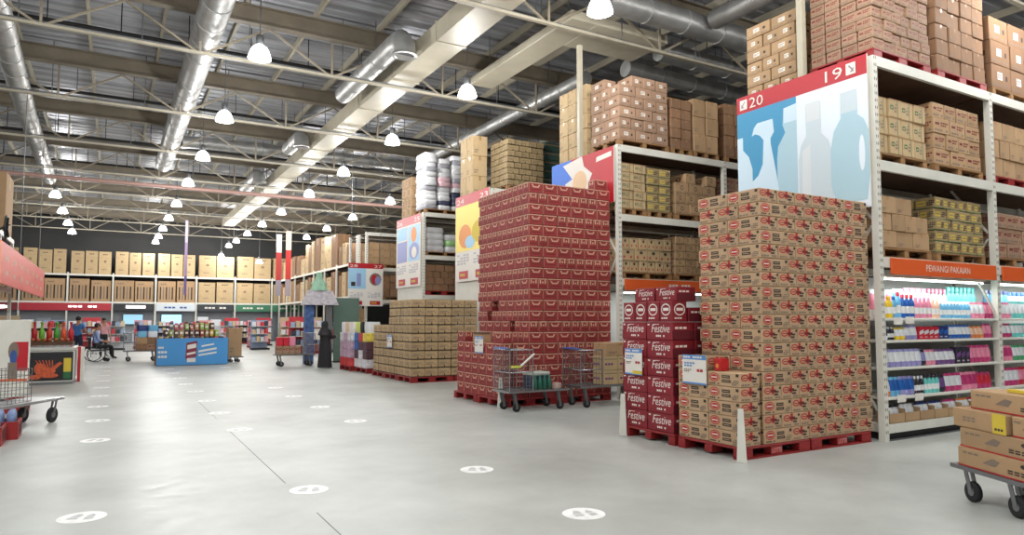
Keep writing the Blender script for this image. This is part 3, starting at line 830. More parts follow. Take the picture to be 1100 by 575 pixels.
L(12.1, 11.08, z1, 1.3, 0.98, 4, 3, 4, 0.19, 'brown', 'brown carton, red stack rack second bay low', G21)
L(9.0, 11.08, z3, 1.38, 0.98, 3, 3, 6, 0.235, 'white', 'white-labelled carton on top of red stack rack', G21, drop=[(5, 0)])
L(10.45, 11.08, z3, 0.62, 0.98, 2, 3, 5, 0.22, 'brown', 'brown carton atop second rack, narrow pallet', G21)
L(11.12, 11.08, z3, 0.78, 0.98, 2, 2, 3, 0.40, 'plain', 'tall plain carton atop second rack', G21)
L(12.12, 11.08, z3, 1.3, 0.98, 4, 3, 5, 0.25, 'brown', 'brown carton atop second rack, far pallet', G21)
L(9.06, 12.30, z3, 1.0, 1.1, 3, 3, 5, 0.34, 'lightdot', 'tall tan carton behind the cream column', G21, pal=None)
L(10.1, 12.30, z3, 2.6, 1.0, 6, 3, 6, 0.30, 'brown', 'brown carton in the back row atop second rack', G21, pal=None, left=False)
# third rack
G23 = 'cartons on the yellow sign rack'
L(9.42, 16.5, z3, 1.22, 1.0, 3, 4, 8, 0.165, 'olive', 'olive carton in the block atop yellow sign rack', G23)
L(8.97, 17.75, z3, 0.5, 0.85, 1, 2, 3, 0.60, 'lightdot', 'tall tan carton atop the yellow sign', G23, pal=None)
L(10.95, 16.55, z1, 1.0, 1.0, 3, 3, 3, 0.25, 'brown', 'brown carton low on yellow sign rack', G23)
DKG = mat('crate_green', (38, 64, 56), 0.5)
mbc = MB(); mbc.box(-0.3, -0.25, 0, 0.3, 0.25, 0.26, DKG, 0.012); mbc.box(-0.29, -0.252, 0.17, 0.29, 0.252, 0.20, mat('crate_brown', (120, 92, 66), 0.6))
mbc = mbc.mesh('crate')
for i in range(2):
    for k in range(6):
        single('crate', mbc, 'dark green crate atop rack, %s up, %s column' % (nth(k + 1), nth(i + 1)), 'crate', (11.05 + 0.64 * i, 16.9, z3 + 0.002 + k * 0.262), 0, 'green crates atop the yellow sign rack')
# rack with bagged goods
G25 = 'goods on the bagged goods rack'
L(9.04, 21.36, z1, 1.4, 1.0, 5, 3, 4, 0.22, 'brown', 'brown carton below the bags on the rack', G25, pal='red')
L(8.97, 22.55, z3, 0.55, 0.9, 2, 2, 4, 0.36, 'dot', 'tall spotted carton atop pale sign rack', G25, pal=None)
L(12.1, 21.36, z2, 1.4, 1.0, 4, 3, 4, 0.25, 'brown', 'brown carton in second bay past the bags', G25)
BAGW = mat('bag_white', (206, 206, 208), 0.5, var=0.12, scale=4, rnd=0.08); BAGP = mat('bag_pink', (206, 170, 178), 0.5, var=0.1, scale=4); BAGD = mat('bag_navy', (58, 60, 84), 0.5, var=0.15, scale=4); BAGG = mat('bag_green', (150, 190, 130), 0.5, var=0.1, scale=4)
def bag_mesh(w, d, h, m, label_m=None):
    q = MB(); rr = random.Random(int(w * 1000 + d * 100 + h * 10))
    vs_ = []; fs = []; N = 20
    for j in range(6):
        tz = j / 5.0
        s = 0.90 + 0.10 * math.sin(math.pi * min(max(tz, 0.02), 0.98)) ** 0.5
        for i in range(N):
            a = 2 * math.pi * i / N
            ca, sa = math.cos(a), math.sin(a)
            px = math.copysign(abs(ca) ** 0.32, ca); py = math.copysign(abs(sa) ** 0.32, sa)
            e = rr.uniform(0.95, 1.0) if 0 < j < 5 else 1.0
            vs_.append((px * w / 2 * s * e, py * d / 2 * s * e, tz * h + (rr.uniform(-0.04, 0.04) * h if 0 < j < 5 else 0)))
    for j in range(5):
        for i in range(N):
            fs.append((j * N + i, j * N + (i + 1) % N, (j + 1) * N + (i + 1) % N, (j + 1) * N + i))
    q.add(vs_, fs, m, True); q.add(vs_[:N], [tuple(reversed(range(N)))], m); q.add(vs_[-N:], [tuple(range(N))], m)
    return q.mesh('bag')
BAGS = (BAGW, BAGP, BAGD, BAGG, mat('bag_grey', (150, 150, 156), 0.5, var=0.2, scale=4))
BAGN = ('white', 'pink', 'navy blue', 'pale green', 'grey')
bw_ = [bag_mesh(0.72, 0.9, 0.205, m) for m in BAGS]
bs_ = [bag_mesh(0.49, 0.9, 0.16, m) for m in BAGS]
pallet(9.0, 21.36, z3 + 0.002, 1.5, 1.0, WOOD, 'wooden pallet under the bags atop the rack', 'pallets in the racks')
for i in range(3):
    for k in range(12 - (i == 1)):
        c = 1 if (i, k) in ((1, 5), (2, 5), (1, 6)) else 2 if (i, k) in ((2, 2), (2, 3), (1, 1), (2, 1)) else (4 if (i * 5 + k * 3) % 4 == 0 else 0)
        single('bag', bs_[c], '%s bag piled atop the rack, %s up in the %s column' % (BAGN[c], nth(k + 1), ['left', 'middle', 'right'][i]), 'bag', (9.25 + 0.51 * i + random.uniform(-.004, .004), 21.86 + random.uniform(-.05, .05), z3 + 0.147 + k * 0.162), random.uniform(-0.01, 0.01), 'bags on the rack')
pallet(9.04, 21.36, z2 + 0.002, 1.45, 1.0, WOOD, 'wooden pallet under the bags on the upper rack shelf', 'pallets in the racks')
for i in range(2):
    for k in range(4 - i):
        c = 3 if i == 1 and k == 1 else 0
        single('bag', bw_[c], '%s bag on the upper rack shelf, %s up in the %s column' % ('pale green' if c else 'white', nth(k + 1), ['left', 'right'][i]), 'bag', (9.42 + 0.73 * i, 21.86, z2 + 0.147 + k * 0.208), random.uniform(-0.06, 0.06), 'bags on the rack')
# far racks on the right
G27 = 'cartons on the far racks'
L(9.06, 27.36, z2, 1.4, 1.0, 3, 2, 3, 0.30, 'plain', 'tan carton on far rack upper shelf', G27)
L(9.06, 27.36, z1, 1.4, 1.0, 3, 2, 3, 0.30, 'brown', 'brown carton on far rack lower shelf', G27)
L(10.6, 27.36, z2, 1.35, 1.0, 3, 2, 3, 0.30, 'brown', 'brown carton on far rack, right of tan pile', G27)
L(8.10, 27.42, 1.35, 0.85, 0.6, 5, 1, 2, 0.38, 'plain', 'narrow tan carton under the hanging sign', G27, pal=None)
mb = MB(); mb.box(8.05, 27.35, 0.0, 9.0 - 0.12, 28.1, 1.34, mat('display_grey', (120, 126, 120), 0.6)); mb.box(8.03, 27.33, 1.30, 9.0 - 0.11, 28.12, 1.348, W)
single('display_cabinet', mb, 'low grey cabinet under the hanging sign, holding tan cartons', 'cabinet')
# side rack of appliance cartons along the aisle, and the rack across the back
def wall_rack(label, n, bw, along, org, lv, dep=1.0):
    t = thing('storage_rack', label, 'rack', org, 0 if along == 'x' else -math.pi / 2, 'storage racks')
    um = MB(); um.box(-0.05, 0, 0, 0.05, 0.09, lv[-1] + 0.1, W); um = um.mesh('upright')
    bm_ = MB(); bm_.box(0.052, 0, -0.13, bw - 0.052, 0.06, 0, W); bm_ = bm_.mesh('beam')
    dm = MB(); dm.box(0.06, 0.062, -0.05, bw - 0.06, dep, -0.01, DKWOOD); dm = dm.mesh('shelf_deck')
    for i in range(n + 1):
        obj('upright', um, t, (i * bw, 0, 0)); obj('upright', um, t, (i * bw, dep - 0.09, 0))
    for i in range(n):
        for z in lv:
            obj('beam', bm_, t, (i * bw, 0, z)); obj('shelf_deck', dm, t, (i * bw, 0, z))
    return t
BX0 = -11.06; BYK = 57.5; BB = 2.765
wall_rack('white rack of appliance cartons across the back of the hall', 9, BB, 'x', (BX0, BYK, 0), (3.0, 4.95))
GA = 'appliance cartons on the back rack'
for b in range(1, 9):
    xa = BX0 + b * BB
    n = 2 if b in (6, 7, 8) else 3
    for lv, z in ((0, 3.005), (1, 4.955)):
        nn = n if lv else 2
        cw = (BB - 0.2) / nn
        for i in range(nn):
            hh = (random.uniform(1.6, 1.72) if lv else random.uniform(1.5, 1.62))
            st = 'appl' if lv or b >= 6 else 'stripe'
            carton(st, cw - random.uniform(0.03, 0.12), 0.8, hh, xa + 0.1 + cw * (i + 0.5), BYK + 0.52, z, 0, 'large appliance carton on the back rack, %s level, %s from left' % (['lower', 'upper'][lv], nth((b - 1) * 3 + i + 1)), GA, 0.02)
SX = 11.5; SY0 = 57.0
wall_rack('white rack of appliance cartons along the right side, far end', 7, 2.7, 'y', (SX, SY0, 0), (3.0, 4.85))
for b in range(7):
    for lv, z in ((0, 3.005), (1, 4.855)):
        nn = 2 if b % 3 else 3
        cw = 2.5 / nn
        for i in range(nn):
            hh = (random.uniform(1.9, 2.2) if b in (3, 4, 5) else random.uniform(1.1, 1.6)) if lv else random.uniform(1.2, 1.6)
            carton('appl' if (b + i) % 2 else 'brown', cw - 0.1, 0.8, hh, SX + 0.5, SY0 - b * 2.7 - 0.1 - cw * (i + 0.5), z, -math.pi / 2, 'large carton on the far right side rack, %s level, %s from the back' % (['lower', 'upper'][lv], nth(b * 3 + i + 1)), GA, 0.02)

# ================================================================== pallet stacks in the aisle
# ---- near stack of sweet cartons
CL, CS, CH = 0.505, 0.342, 0.170          # long side, short side, height
Z0 = 0.149
GN = 'sweet cartons of the nearest stack'
for i, (x, y, wd) in enumerate(((6.28, 5.60, True), (7.53, 5.60, True), (6.28, 6.68, False))):
    pallet(x, y, 0.001, 1.22, 1.02, REDP, ['red plastic pallet at the near corner of the sweet stack', 'red plastic pallet under the right half of the sweet stack', 'red plastic pallet under the wine-red biscuit cartons'][i], 'red pallets in the aisle', True, wd)
xa, ya = 6.675, 5.60
ns = 0.3265                               # short faces as packed along the front
for k in range(18):
    z = Z0 + k * CH
    h = CH - 0.004
    lay = nth(k + 1)
    if k % 2:                             # odd layers: short faces, long face at the right end
        xs = [(xa + ns * (i + 0.5), ns, CL, -math.pi / 2) for i in range(5)] + [(xa + 5 * ns + CL / 2, CL, ns, 0.0)]
    else:
        xs = [(xa + CL / 2, CL, ns, 0.0)] + [(xa + CL + ns * (i + 0.5), ns, CL, -math.pi / 2) for i in range(5)]
    for i, (x, fw, dp, rz) in enumerate(xs):
        carton('sweet', CL - 0.008, ns - 0.008, h, x, ya + dp / 2, z, rz, 'tan sweet carton, tall near stack, %s layer up, %s from left in front' % (lay, nth(i + 1)), GN)
    if k % 2:
        carton('sweet', CL - 0.008, ns - 0.008, h, xa + ns / 2, ya + CL * 1.5, z, -math.pi / 2, 'tan sweet carton, tall near stack, %s layer up, rear on aisle side' % lay, GN)
    else:
        for j in (1, 2):
            carton('sweet', CL - 0.008, ns - 0.008, h, xa + CL / 2, ya + ns * (j + 0.5) + 0.004, z, 0.0, 'tan sweet carton, tall near stack, %s layer up, %s back on aisle side' % (lay, nth(j + 1)), GN)
for k in range(6):
    for j in range(2):
        if k == 5 and j == 0:
            continue
        carton('sweet', CL - 0.008, CS - 0.008, CH - 0.004, 6.285 + CS / 2, 5.60 + CL * (j + 0.5), Z0 + k * CH, -math.pi / 2,
               'tan sweet carton, low side stack, %s layer up, %s column' % (nth(k + 1), ['near', 'rear'][j]), 'low side stack of sweet cartons', 0.003)
mb = MB(); mb.box(-0.075, -0.05, 0, 0.075, 0.05, 0.15, mat('pack_red', (186, 30, 34), 0.45), 0.006)
Plane(mb, (-0.05, 0.05, 0), (0, -0.1, 0), (0, 0, 0.15)); Plane(mb, (-0.075, 0.05, 0), (0, -0.1, 0), (0, 0, 0.15)).oval(0.5, 0.4, 0.24, 0.2, PAMB)
mb.cyl((0, 0, 0.1502), (0, 0, 0.16), 0.02, PRED)
single('sweet_packet', mb, 'small red packet with a round picture on the low sweet stack', 'packet', (6.40, 5.98, Z0 + 5 * CH + 0.001), 0.0)
# ---- wine-red biscuit cartons
GF = 'wine-red biscuit cartons'
for k in range(6):
    for j in range(2):
        carton('fest', 0.50, 0.38, 0.236, 6.285 + 0.195, 6.695 + 0.255 + 0.51 * j, Z0 + k * 0.24, -math.pi / 2, 'wine-red biscuit carton, %s layer up in the %s column' % (nth(k + 1), ['near', 'rear'][j]), GF)
        carton('fest', 0.50, 0.38, 0.236, 6.285 + 0.195 + 0.40, 6.695 + 0.255 + 0.51 * j, Z0 + k * 0.24, -math.pi / 2, 'wine-red biscuit carton, inner %s layer up in the %s column' % (nth(k + 1), ['near', 'rear'][j]), GF)
zt = Z0 + 6 * 0.24
for j in range(4):
    carton('festup', 0.235, 0.26, 0.27, 6.285 + 0.13, 6.695 + 0.12 + 0.25 * j, zt, -math.pi / 2, 'upright wine-red carton with a white oval, %s from the near end' % nth(j + 1), GF)
for j in range(3):
    carton('fest', 0.40, 0.34, 0.19, 6.75, 6.695 + 0.2 + 0.42 * j, zt, -math.pi / 2, 'wine-red carton behind the upright oval cartons, %s from near' % nth(j + 1), GF)
    if j < 2:
        carton('fest', 0.40, 0.34, 0.19, 6.285 + 0.25, 6.695 + 0.2 + 0.42 * j, zt + 0.272, -math.pi / 2, 'topmost wine-red biscuit carton, %s' % ['nearer', 'farther'][j], GF)
# ---- tall red stack
RL, RS, RH = 0.328, 0.212, 0.207
GR = 'small red cartons of the tall red stack'
RX, RYF = 6.87, 11.20
for i in range(2):
    for j in range(2):
        if (i, j) == (1, 1):
            continue
        pallet(6.27 + 1.28 * i, 11.18 + 1.05 * j, 0.001, 1.26, 1.02, REDP, ['red plastic pallet at the near left of the red stack', 'red plastic pallet at the rear left of the red stack', 'red plastic pallet under the red stack behind the trolleys'][i * 2 + j], 'red pallets in the aisle', True)
for k in range(20):
    z = Z0 + k * RH; h = RH - 0.004; lay = nth(k + 1)
    if k % 2:
        pat = 'LLLLLL'
    else:
        pat = 'LLSSSSSS' if k % 4 == 0 else 'SSLSSSSL'
    x = RX; sc = 1.968 / sum(RL if c == 'L' else RS for c in pat)
    for i, c in enumerate(pat):
        fw = RL if c == 'L' else RS
        dp = RS if c == 'L' else RL
        carton('redsmall', RL - 0.007, RS - 0.007, h, x + fw / 2, RYF + dp / 2 + random.uniform(0, 0.012), z, 0.0 if c == 'L' else -math.pi / 2, 'small red carton, tall red stack, %s layer up, %s from left in front' % (lay, nth(i + 1)), GR)
        x += fw * sc
    y0 = RYF + (RS if pat[0] == 'L' else RL)
    patL = 'SSSSSSSSS' if k % 2 else ('LLLLLS' if k % 4 == 0 else 'SSLLLL')
    for j, c in enumerate(patL):
        dy = RL if c == 'L' else RS
        dx = RS if c == 'L' else RL
        if y0 + dy > 13.52:
            break
        if (k, j) not in ((8, 3), (7, 6), (6, 1)):
            carton('redsmall', RL - 0.007, RS - 0.007, h, RX + dx / 2, y0 + dy / 2, z, -math.pi / 2 if c == 'L' else 0.0, 'small red carton, tall red stack, %s layer up, %s on aisle side' % (lay, nth(j + 1)), GR)
        y0 += dy
carton('redsmall', RL, RS, RH, 8.62, RYF + 0.13, Z0 + 20 * RH, 0, 'single small red carton on top of the tall red stack', GR)
for k in range(6):
    for j in range(6):
        if k == 5 and j not in (0, 1, 5):
            continue
        if k == 5 and j == 1:
            continue
        carton('redsmall', 0.312, RS - 0.007, RH - 0.004, 6.275 + 0.115, 11.20 + 0.16 + 0.32 * j, Z0 + k * RH, -math.pi / 2, 'small red carton, low red stack, %s layer up, %s from near end' % (nth(k + 1), nth(j + 1)), 'small red cartons of the low red stack')
    if k == 4:
        for j in range(1, 9):
            carton('redsmall', RL - 0.007, RS - 0.007, RH - 0.004, 6.275 + 0.24 + 0.175, 11.20 + 0.115 + 0.214 * j, Z0 + k * RH, 0, 'small red carton, low red stack, inner top row, %s from front' % nth(j + 1), 'small red cartons of the low red stack')
    if k < 5:
        carton('redsmall', RL - 0.007, RS - 0.007, RH - 0.004, 6.275 + 0.24 + 0.175, 11.20 + 0.115, Z0 + k * RH, 0, 'small red carton, low red stack, %s layer up, front right' % nth(k + 1), 'small red cartons of the low red stack')
mb = MB(); mb.box(-0.16, -0.12, 0, 0.16, 0.12, 0.15, TAN)
for i in range(6):
    mb.box(-0.15 + i * 0.052, -0.11, 0.005, -0.11 + i * 0.052, 0.11, 0.19, mat('box_insides', (98, 78, 62), 0.8))
single('open_carton', mb, 'open tan carton with brown packs on the low red stack', 'carton', (6.40, 12.23, Z0 + 5 * RH), -math.pi / 2)
# ---- brown stack farther down the aisle
GB = 'brown cartons of the farther stack'
for i in range(2):
    for j in range(3):
        if i == 1 and j:
            continue
        pallet(6.71 + 1.25 * i, 16.77 + 1.04 * j, 0.001, 1.22 if i == 0 else 0.88, 1.0, REDP, 'red pallet under the farther brown stack, %s row, %s from near' % (['aisle', 'inner'][i], nth(j + 1)), 'red pallets in the aisle', True)
for k in range(9):
    z = Z0 + k * 0.225
    xs0 = 6.72 if k < 7 else 6.73
    for i in range(5):
        carton('jute', 0.368, 0.42, 0.214, xs0 + 0.19 + 0.38 * i, 16.78 + 0.22, z, 0, 'brown carton, farther stack, %s layer up, %s from left in front' % (nth(k + 1), nth(i + 1)), GB, 0.006)
    if k <= 5:
        for j in range(4, 7):
            for i in range(2):
                carton('jute', 0.42, 0.36, 0.214, xs0 + 0.58 + 0.37 * i, 16.78 + 0.44 + 0.43 * (j - 0.5), z, -math.pi / 2, 'brown carton, farther stack, inner %s layer up, %s back, %s in' % (nth(k + 1), nth(j), nth(i + 2)), GB, 0.004)
    for j in range(1, 7):
        if k >= 6 and j > 3:
            continue
        carton('jute', 0.42, 0.36, 0.214, xs0 + 0.2, 16.78 + 0.44 + 0.43 * (j - 0.5), z, -math.pi / 2, 'brown carton, farther stack, %s layer up, %s back on aisle side' % (nth(k + 1), nth(j)), GB, 0.006)

# ---- price cards and corner boards
def card(x, y, z, w, h, label, facing='x', blue=True):
    t = thing('price_card', label, 'card', (x, y, z), 0 if facing == 'y' else -math.pi / 2, 'price cards')
    mb = MB(); mb.box(-w / 2, 0, 0, w / 2, 0.003, h, PWHT); obj('card_sheet', mb, t)
    g = MB(); p = Plane(g, (-w / 2, -0.0002, 0), (w, 0, 0), (0, 0, h))
    c = mat('card_blue', (92, 140, 200), 0.5)
    p.rect(0, 0.84, 1, 1, c); p.bars(0.05, 0.87, 0.95, 0.97, 1, PWHT, 0.003, 9); p.bars(0.08, 0.58, 0.55, 0.76, 2, c); p.bars(0.08, 0.4, 0.4, 0.52, 2, PGRY); p.bars(0.62, 0.4, 0.9, 0.55, 1, PRED, k=2); p.rect(0, 0, 1, 0.06, c)
    if not blue:
        p.rect(0.45, 0.03, 1, 0.16, PYEL, 0.003)
    obj('printing', g, t)
card(6.262, 6.30, 0.82, 0.40, 0.36, 'blue-headed price card on the low sweet stack', 'x')
card(6.262, 7.45, 0.86, 0.36, 0.36, 'blue-headed price card with yellow corner on biscuit cartons', 'x', False)
card(6.262, 12.10, 0.97, 0.36, 0.33, 'blue-headed price card on the low red stack', 'x')
card(6.70, 18.35, 0.86, 0.40, 0.36, 'price card on the farther brown stack', 'x')
def board(x, y, lean, label, h=0.62):
    mb = MB(); mb.add([(-0.055, -0.012, 0), (0.055, -0.012, 0), (0.055, 0.012, 0), (-0.055, 0.012, 0), (-0.03 , -0.012, h), (0.03, -0.012, h), (0.03, 0.012, h), (-0.03, 0.012, h)], [(0, 3, 2, 1), (4, 5, 6, 7), (0, 1, 5, 4), (1, 2, 6, 5), (2, 3, 7, 6), (3, 0, 4, 7)], W)
    o = single('corner_guard', mb, label, 'guard', (x, y, 0.002), -math.pi / 4, 'white corner guards')
    o.rotation_euler = (lean, 0, -math.pi / 4)
    return o
board(6.20, 5.52, -0.10, 'tapered white corner guard leaning on the sweet stack', 0.60)
board(6.22, 7.64, -0.08, 'tapered white corner guard at the biscuit carton pallet', 0.58)
board(6.20, 11.12, -0.05, 'tapered white corner guard beside the wire trolley', 0.55)

# ================================================================== detergent shelves in the nearest rack
def shelf_bay(x0, x1, rk, first):
    y0 = 5.515
    ox, oy = rk.location.x, rk.location.y
    for i, z in enumerate((1.64, 1.34, 0.97, 0.575)):
        q = MB(); q.box(x0 - ox, 0.0, z - 0.035, x1 - ox, 0.55, z, W, 0.004)
        obj('shelf', q, rk)
    q = MB(); q.box(x0 - ox, 0.0, 0.10, x1 - ox, 0.60, 0.22, W, 0.004); q.box(x0 - ox + 0.05, 0.05, 0.0, x1 - ox - 0.05, 0.58, 0.098, BLACK); q.box(x0 - ox, -0.005, 0.0, x1 - ox, 0.02, 0.018, GREYM)
    obj('plinth', q, rk)
    q = MB(); q.box(x0 - ox, 0.66, 0.22, x1 - ox, 0.68, 2.24, mat('back_panel', (214, 216, 214), 0.5)); obj('back_panel', q, rk)
    q = MB(); q.bar((x1 - ox - 0.5, 0.02, 2.18), (x1 - ox - 0.02, 0.02, 1.70), 0.03, 0.03, W); obj('frame_brace', q, rk)
shelf_bay(9.01, 11.97, rackA, True)
shelf_bay(12.08, 15.04, rackA, False)
def tube_lamp(x0, x1, y, z, label):
    t = thing('tube_lamp', label, 'lamp', ((x0 + x1) / 2, y, z))
    L_ = x1 - x0
    q = MB(); q.box(-L_ / 2, -0.03, 0.03, L_ / 2, 0.03, 0.06, W); obj('batten', q, t)
    q = MB(); q.cyl((-L_ / 2 + 0.03, 0, 0.014), (L_ / 2 - 0.03, 0, 0.014), 0.014, mat('tube_glow', (240, 255, 250), 0.4, emit=5.0), n=8); obj('tube', q, t)
    ld = bpy.data.lights.new('tube_light', 'AREA'); ld.shape = 'RECTANGLE'; ld.size = L_ - 0.1; ld.size_y = 0.05; ld.energy = 11; ld.color = (0.92, 1.0, 0.97)
    lo = bpy.data.objects.new('tube_light', ld); COL.objects.link(lo); lo.location = (0, 0, -0.005); lo.parent = t
tube_lamp(9.15, 11.8, 5.62, 2.17, 'lit tube lamp under the orange fabric softener sign')
tube_lamp(12.2, 14.9, 5.62, 2.17, 'lit tube lamp above the second detergent bay')
tube_lamp(9.1, 11.8, 11.14, 2.17, 'lit tube lamp behind the wine-red biscuit cartons')
def strip_sign(x0, x1, y, z0, z1, label, words, fade=False):
    t = thing('shelf_sign', label, 'sign', ((x0 + x1) / 2, y, z0))
    w = x1 - x0
    q = MB(); q.box(-w / 2, 0, 0, w / 2, 0.02, z1 - z0, ORANGE, 0.004); obj('board', q, t)
    g = MB(); p = Plane(g, (-w / 2, -0.0005, 0), (w, 0, 0), (0, 0, z1 - z0))
    if words:
        p.text(words, 0.30, 0.30, 0.72, 0.72, PWHT, 0.002)
    else:
        p.bars(0.42, 0.3, 0.64, 0.72, 1, PWHT, 0.002, 7)
    obj('lettering', g, t)
strip_sign(9.14, 11.93, 5.485, 2.235, 2.46, 'orange shelf sign reading PEWANGI PAKAIAN above the detergents', 'PEWANGI PAKAIAN')
strip_sign(12.12, 14.9, 5.485, 2.235, 2.46, 'orange shelf sign at the right edge above the second bay', None)
strip_sign(9.05, 11.9, 11.0, 2.235, 2.46, 'orange shelf sign above the wine-red biscuit cartons', None)
# second rack's lower back panel
q = MB(); q.box(0.1, 0.7, 0.1, 3.0, 0.72, 2.2, mat('back_panel', (214, 216, 214), 0.5)); obj('back_panel', q, rackB)

_pm = {}
def col(c):
    return mat('pack_%d_%d_%d' % c, c, 0.4, var=0.1, scale=25, rnd=0.08)
def bottle(c, cap, w=0.085, h=0.24, lab=None):
    k = ('b', c, cap, w, h)
    if k not in _pm:
        q = MB(); r = w / 2
        q.lathe([(0, 0), (r * 0.92, 0.0), (r, 0.012), (r, h * 0.62), (r * 0.8, h * 0.74), (r * 0.42, h * 0.82), (r * 0.40, h * 0.86)], col(c), n=10, sy=0.75)
        q.lathe([(r * 0.5, h * 0.84), (r * 0.5, h), (0, h)], col(cap), n=10, sy=0.9)
        q.lathe([(r * 1.012, h * 0.2), (r * 1.012, h * 0.5)], col(lab or (236, 236, 236)), n=10, sy=0.76)
        _pm[k] = q.mesh('bottle')
    return _pm[k]
def pouch(c, band, w=0.13, h=0.22):
    k = ('p', c, band, w, h)
    if k not in _pm:
        q = MB()
        def ring(z, a, b):
            return [(-a, -b * .55, z), (-a * .6, -b, z), (a * .6, -b, z), (a, -b * .55, z), (a, b * .55, z), (a * .6, b, z), (-a * .6, b, z), (-a, b * .55, z)]
        lv = [(0, w * .46, .03), (h * .12, w * .49, .042), (h * .3, w * .5, .042), (h * .62, w * .49, .034), (h * .85, w * .48, .014), (h, w * .47, .003)]
        vs_ = [v for z, a, b in lv for v in ring(z, a, b)]
        ms = [c, c, band, band, c]
        q.add(vs_[:8], [tuple(reversed(range(8)))], col(c))
        for i in range(5):
            q.add(vs_[i * 8:(i + 2) * 8], [(j, (j + 1) % 8, 8 + (j + 1) % 8, 8 + j) for j in range(8)], col(ms[i]), True)
        _pm[k] = q.mesh('pouch')
    return _pm[k]
def packbox(c, band, w=0.14, h=0.2):
    k = ('k', c, band, w, h)
    if k not in _pm:
        q = MB(); q.box(-w / 2, -0.05, 0, w / 2, 0.05, h, col(c), 0.006)
        p = Plane(q, (-w / 2, -0.05, 0), (w, 0, 0), (0, 0, h)); p.poly([(0.05, 0.35), (0.95, 0.5), (0.95, 0.78), (0.05, 0.62)], col(band)); p.bars(0.15, 0.12, 0.85, 0.24, 1, PWHT)
        _pm[k] = q.mesh('box')
    return _pm[k]
YEL, RED_, BLU, LBL, PNK, MAG, WHT_, DBL, ORG, LAV, TEA, DRK, PUR, GRN_, PEA = (230, 196, 40), (196, 26, 50), (30, 96, 180), (110, 184, 226), (232, 140, 168), (190, 50, 112), (226, 228, 232), (34, 50, 110), (226, 130, 70), (150, 146, 200), (110, 206, 200), (44, 38, 54), (110, 70, 130), (70, 160, 110), (240, 196, 170)
NAMES = {YEL: 'yellow', RED_: 'red', BLU: 'blue', LBL: 'light blue', PNK: 'pink', MAG: 'magenta', WHT_: 'white', DBL: 'navy', ORG: 'orange', LAV: 'lavender', TEA: 'turquoise', DRK: 'dark', PUR: 'purple', GRN_: 'green', PEA: 'peach'}
used_lab = {}
def product(name, me, c, x, y, z, shelf, grp, cat):
    base = '%s %s on the %s' % (NAMES[c], name.replace('_', ' '), shelf)
    used_lab[base] = used_lab.get(base, 0) + 1
    single(name, me, '%s, %s such' % (base, nth(used_lab[base])), cat, (x, y, z), random.uniform(-0.06, 0.06), grp)
def run(items, x, z, shelf, y=5.60, x1=None):
    """items: (kind, colour, second colour, width, height, count)"""
    g = 'detergents on the ' + shelf
    for (kd, c, c2, w, h, n) in items:
        for _ in range(n):
            if x1 and x + w > x1:
                return x
            if kd == 'b':
                product('detergent_bottle', bottle(c, c2, w, h), c, x + w / 2, y, z + 0.001, shelf, g, 'bottle')
            elif kd == 'p':
                product('detergent_pouch', pouch(c, c2, w, h), c, x + w / 2, y, z + 0.001, shelf, g, 'pouch')
            else:
                product('detergent_box', packbox(c, c2, w, h), c, x + w / 2, y, z + 0.001, shelf, g, 'box')
            x += w + 0.008
    return x
xs = 9.04; xe = 11.95
run([('b', YEL, YEL, .12, .30, 2), ('b', LBL, BLU, .095, .30, 1), ('b', LBL, RED_, .10, .36, 1), ('b', BLU, RED_, .10, .33, 3), ('b', PNK, PNK, .10, .30, 4), ('b', PEA, PEA, .10, .28, 2), ('b', LBL, WHT_, .085, .25, 9), ('p', PNK, WHT_, .12, .25, 3), ('p', MAG, PNK, .12, .25, 4)], xs, 1.64, 'top first bay shelf', x1=xe)
run([('p', WHT_, PNK, .13, .40, 4), ('p', WHT_, LBL, .13, .42, 2), ('p', PNK, WHT_, .14, .44, 4), ('b', WHT_, PNK, .10, .44, 5), ('b', TEA, TEA, .11, .48, 7), ('p', TEA, WHT_, .13, .44, 2), ('p', PNK, MAG, .13, .40, 3)], xs + 0.03, 1.64, 'back of the top detergent shelf', y=5.78, x1=xe)
run([('p', WHT_, DRK, .10, .20, 1), ('b', DRK, WHT_, .08, .18, 2), ('p', YEL, WHT_, .11, .17, 2), ('p', LAV, WHT_, .14, .20, 2), ('k', RED_, WHT_, .12, .18, 4), ('k', DBL, BLU, .12, .19, 2), ('p', BLU, WHT_, .10, .20, 6), ('p', ORG, PEA, .12, .18, 3), ('p', MAG, PNK, .11, .22, 5)], xs, 1.34, 'second first bay shelf', x1=xe)
run([('p', LAV, WHT_, .12, .24, 7), ('p', DRK, LAV, .10, .22, 1), ('p', PNK, WHT_, .12, .22, 2), ('p', PUR, WHT_, .12, .22, 4), ('k', DRK, PUR, .12, .24, 3), ('p', MAG, PNK, .12, .26, 6)], xs, 0.97, 'third first bay shelf', x1=xe)
run([('p', ORG, WHT_, .12, .24, 1), ('p', LBL, BLU, .10, .26, 2), ('p', LAV, BLU, .11, .26, 3), ('b', DRK, WHT_, .08, .25, 3), ('b', TEA, DRK, .09, .26, 4), ('p', DRK, PUR, .12, .24, 1), ('p', MAG, WHT_, .14, .26, 3), ('p', PNK, MAG, .14, .26, 3), ('p', MAG, RED_, .13, .24, 5)], xs, 0.575, 'fourth first bay shelf', x1=xe)
TRAY = MB(); TRAY.box(-0.17, -0.1, 0, 0.17, 0.1, 0.012, TAN); TRAY.box(-0.17, -0.1, 0, 0.17, -0.092, 0.13, TAN); TRAY.box(-0.17, 0.092, 0, 0.17, 0.1, 0.2, TAN); TRAY.box(-0.17, -0.092, 0, -0.162, 0.092, 0.18, TAN); TRAY.box(0.162, -0.092, 0, 0.17, 0.092, 0.18, TAN)
TRAY = TRAY.mesh('tray')
